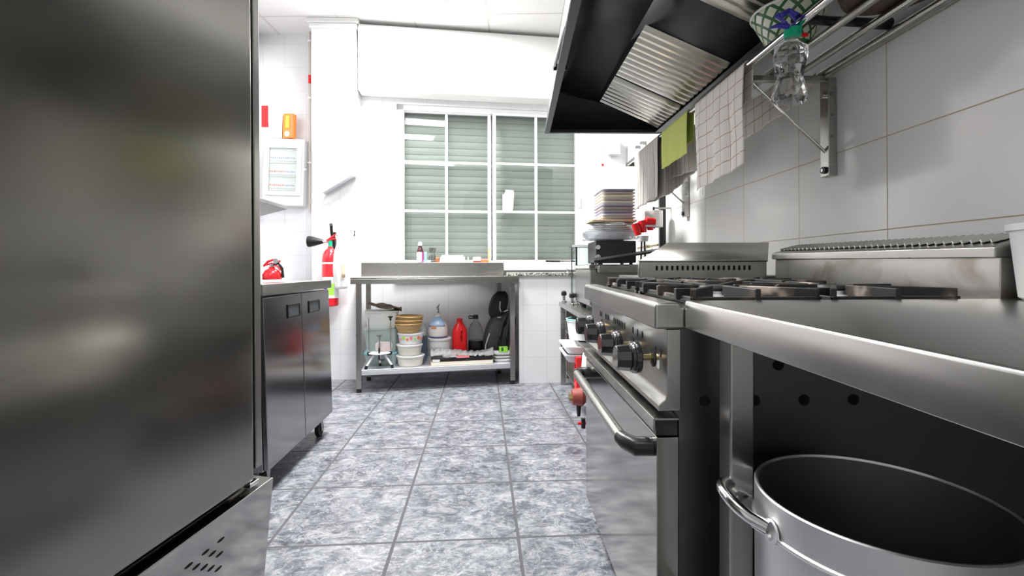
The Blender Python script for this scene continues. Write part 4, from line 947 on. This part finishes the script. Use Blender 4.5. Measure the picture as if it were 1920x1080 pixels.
# red handled tools hanging from a holder on the far wall side
t = far('tool_cluster', 'cluster of red handled tools with black shafts beside the toaster oven', 'tools', 1.0, 3.05, 0)
hh = nb()
for k, (dx, dz, tl) in enumerate(((-.10, 0, -.5), (-.065, .02, -.25), (-.02, .035, 0))):
    obj('red_handle', (lambda b: (tube(b, [(dx, 0, 1.19+dz), (dx+tl*.02, 0, 1.23+dz), (dx+tl*.05, 0, 1.27+dz)], [.020, .026, .024], 12), b)[-1])(nb()), 'red', t)
obj('red_head', (lambda b: (cyl(b, (-.055, 0, 1.285), (.01, 0, 1.275), .032), b)[-1])(nb()), 'red', t, bevel=.004)
obj('grey_strap', B(-.06, .01, -.030, -.026, 1.245, 1.258), 'greyw', t)
obj('white_collar', CY((-.07, 0, 1.15), (-.07, 0, 1.185), .032, .038), 'greyw', t)
obj('shaft', CY((-.085, 0, 1.02), (-.08, 0, 1.149), .006), 'black', t)
obj('shaft', CY((-.055, 0, 1.02), (-.06, 0, 1.149), .006), 'black', t)
t.location = (1.04, 3.13, 0)
obj('holder_base', B(-.10, 0, -.02, .02, .9935, 1.019), 'steel_dark', t, bevel=.002)
t = far('paper_roll', 'white paper towel roll hung high on the far right wall', 'paper roll', 1.14, 3.42, 1.27)
obj('roll', lathe(nb(), [(.02, 0), (.065, 0), (.065, .12), (.02, .12)]), 'paper', t)
obj('core_rod', CY((0, 0, -.01), (0, 0, .15), .008), 'black', t)
obj('holder_arm', B(0, .129, -.006, .006, .135, .148), 'steel', t)
t = far('wall_post', 'slim black vertical post on the right wall above the appliances', 'post', 1.2685, 3.545, 0)
obj('post_bar', B(-.045, -.001, -.014, .014, .95, 1.72), 'black', t)
t = far('gas_pipe', 'thin brass gas pipe with valve on the far right wall', 'pipe', 1.235, 3.60, 1.15)
obj('pipe', CY((0, 0, 0), (0, .62, 0), .008), 'brass', t)
obj('valve', CY((-.015, .25, 0), (.015, .25, 0), .014), 'brass', t)
for yy in (4.0, 4.14):
    t = far('water_pipe', 'white vertical pipe in the far right corner, '+('nearer' if yy < 4.1 else 'farther')+' one', 'pipe', 1.235, yy, .94, 0, 'white pipes on the far right wall')
    obj('pipe', CY((0, 0, 0), (0, 0, 1.6), .012), 'plastic', t)
    for z in (.4, 1.1): obj('clip', B(-.016, .034, -.018, .018, z, z+.02), 'steel_dark', t)
t = far('socket_box', 'grey wall socket box high in the far right corner', 'socket', 1.12, 4.578, 2.08, WA)
obj('box', B(-.06, .06, -.06, 0, 0, .14), 'greyw', t, bevel=.006)
obj('cable', tube(nb(), [(-.06, -.03, .1), (-.10, -.03, .08), (-.09, -.03, .0), (-.05, -.03, -.02)], .006), 'paper', t)
tag(obj('red_sticker', CY((0, 0, 0), (0, -.002, 0), .012), 'red', loc=(1.02, 4.574, 1.99), rot=(0, 0, WA)), 'tiny red dot on the white wall right of the window', 'sticker')

# ================================================================ BENCH (right foreground)
bn = thing('work_bench', 'stainless steel bench with deep front edge in the right foreground', 'bench', (.38, .962, 0), (.0155, 0, 0))
def bx(x0, x1, y0, y1, z0, z1): return B(x0-.38, x1-.38, y0-.962, y1-.962, z0, z1)
TZ = .898
obj('benchtop', (lambda b: (prism(b, [(0, TZ-.057), (0, TZ-.005), (.0015, TZ-.0015), (.005, TZ), (.885, TZ), (.885, TZ-.012), (.012, TZ-.012), (.012, TZ-.057)], 'y', -1.3, 0), box(b, .0121, .885, -.012, -.0001, TZ-.057, TZ-.0121), b)[-1])(nb()), 'steel_top', bn, smooth=True, bevel=.0015)
for x, y in ((.42, .853), (1.20, .853), (.42, -.30), (1.20, -.30)):
    l = obj('leg', bx(x, x+.045, y, y+.045, .03, TZ-.0595), 'steel', bn, bevel=.004)
    obj('foot', CY((x-.38+.0225, y-.962+.0225, .0), (x-.38+.0225, y-.962+.0225, .0295), .02), 'rubber', l)
obj('undershelf', bx(.41, 1.25, -.28, .84, .17, .185), 'steel_dark', bn, bevel=.002)
# stock pot
pt = thing('stock_pot', 'large aluminium stock pot standing on the shelf under the bench', 'pot', (.605, .735, .178))
PH = .418; r0 = .176
obj('pot_wall', lathe(nb(), [(.166, 0), (.174, .01), (r0, .03), (r0, PH-.002), (r0-.002, PH), (r0-.0045, PH), (r0-.006, PH-.004), (r0-.006, .02), (.16, .008)], seg=96), 'alu', pt)
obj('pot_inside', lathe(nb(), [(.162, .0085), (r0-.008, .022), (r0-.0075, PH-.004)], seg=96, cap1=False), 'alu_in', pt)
obj('rim_band', tube(nb(), [((r0+.001)*math.cos(a), (r0+.001)*math.sin(a), PH-.055) for a in [2*PI*q/96 for q in range(96)]], .0035, 8, True), 'alu', pt)
for sgn in (1, -1):
    ca = math.radians(158) if sgn > 0 else math.radians(-22)
    d = Vector((math.cos(ca), math.sin(ca), 0)); pe = Vector((-d.y, d.x, 0))
    P = []
    for q in range(13):
        t_ = q/12; a = (t_-.5)*2
        out = .046*math.cos(a*PI/2)**.6 if abs(a) < 1 else 0
        P.append(d*(r0*math.cos(a*.42)+.006+out)+pe*(a*.075)+Vector((0, 0, PH-.042+.022*math.cos(a*PI/2))))
    ho = obj('pot_handle', tube(nb(), P, .0105, 14), 'chrome', pt)
    P2 = [d*(r0*math.cos((q/12-.5)*.8)+.004+.022*math.cos((q/12-.5)*PI)**.6 if 0 < q < 12 else r0*math.cos(.4)+.004)+pe*((q/12-.5)*.135)+Vector((0, 0, PH-.055+.010*math.cos((q/12-.5)*PI))) for q in range(13)]
    obj('handle_strap', tube(nb(), P2, .006, 10), 'chrome', ho)
    for q in (0, 12):
        n_ = P[q].copy(); n_.z = 0; n_.normalize(); c0 = n_*(r0+.001); c0.z = PH-.048
        obj('handle_plate', (lambda b: (cyl(b, c0, c0+n_*.004, .019, seg=16), b)[-1])(nb()), 'alu', ho)
        obj('rivet', (lambda b: (cyl(b, c0+n_*.0041+Vector((0, 0, -.008)), c0+n_*.008+Vector((0, 0, -.008)), .006, .004, seg=12), b)[-1])(nb()), 'alu', ho)
# white tub on the bench near the right edge
t = thing('plastic_tub', 'white plastic tub on the bench at the right edge of view', 'tub', (1.10, .86, .8975))
obj('tub_wall', lathe(nb(), [(.070, 0), (.078, .006), (.090, .138), (.096, .139), (.096, .152), (.088, .152), (.074, .008)], seg=56), 'plastic', t)
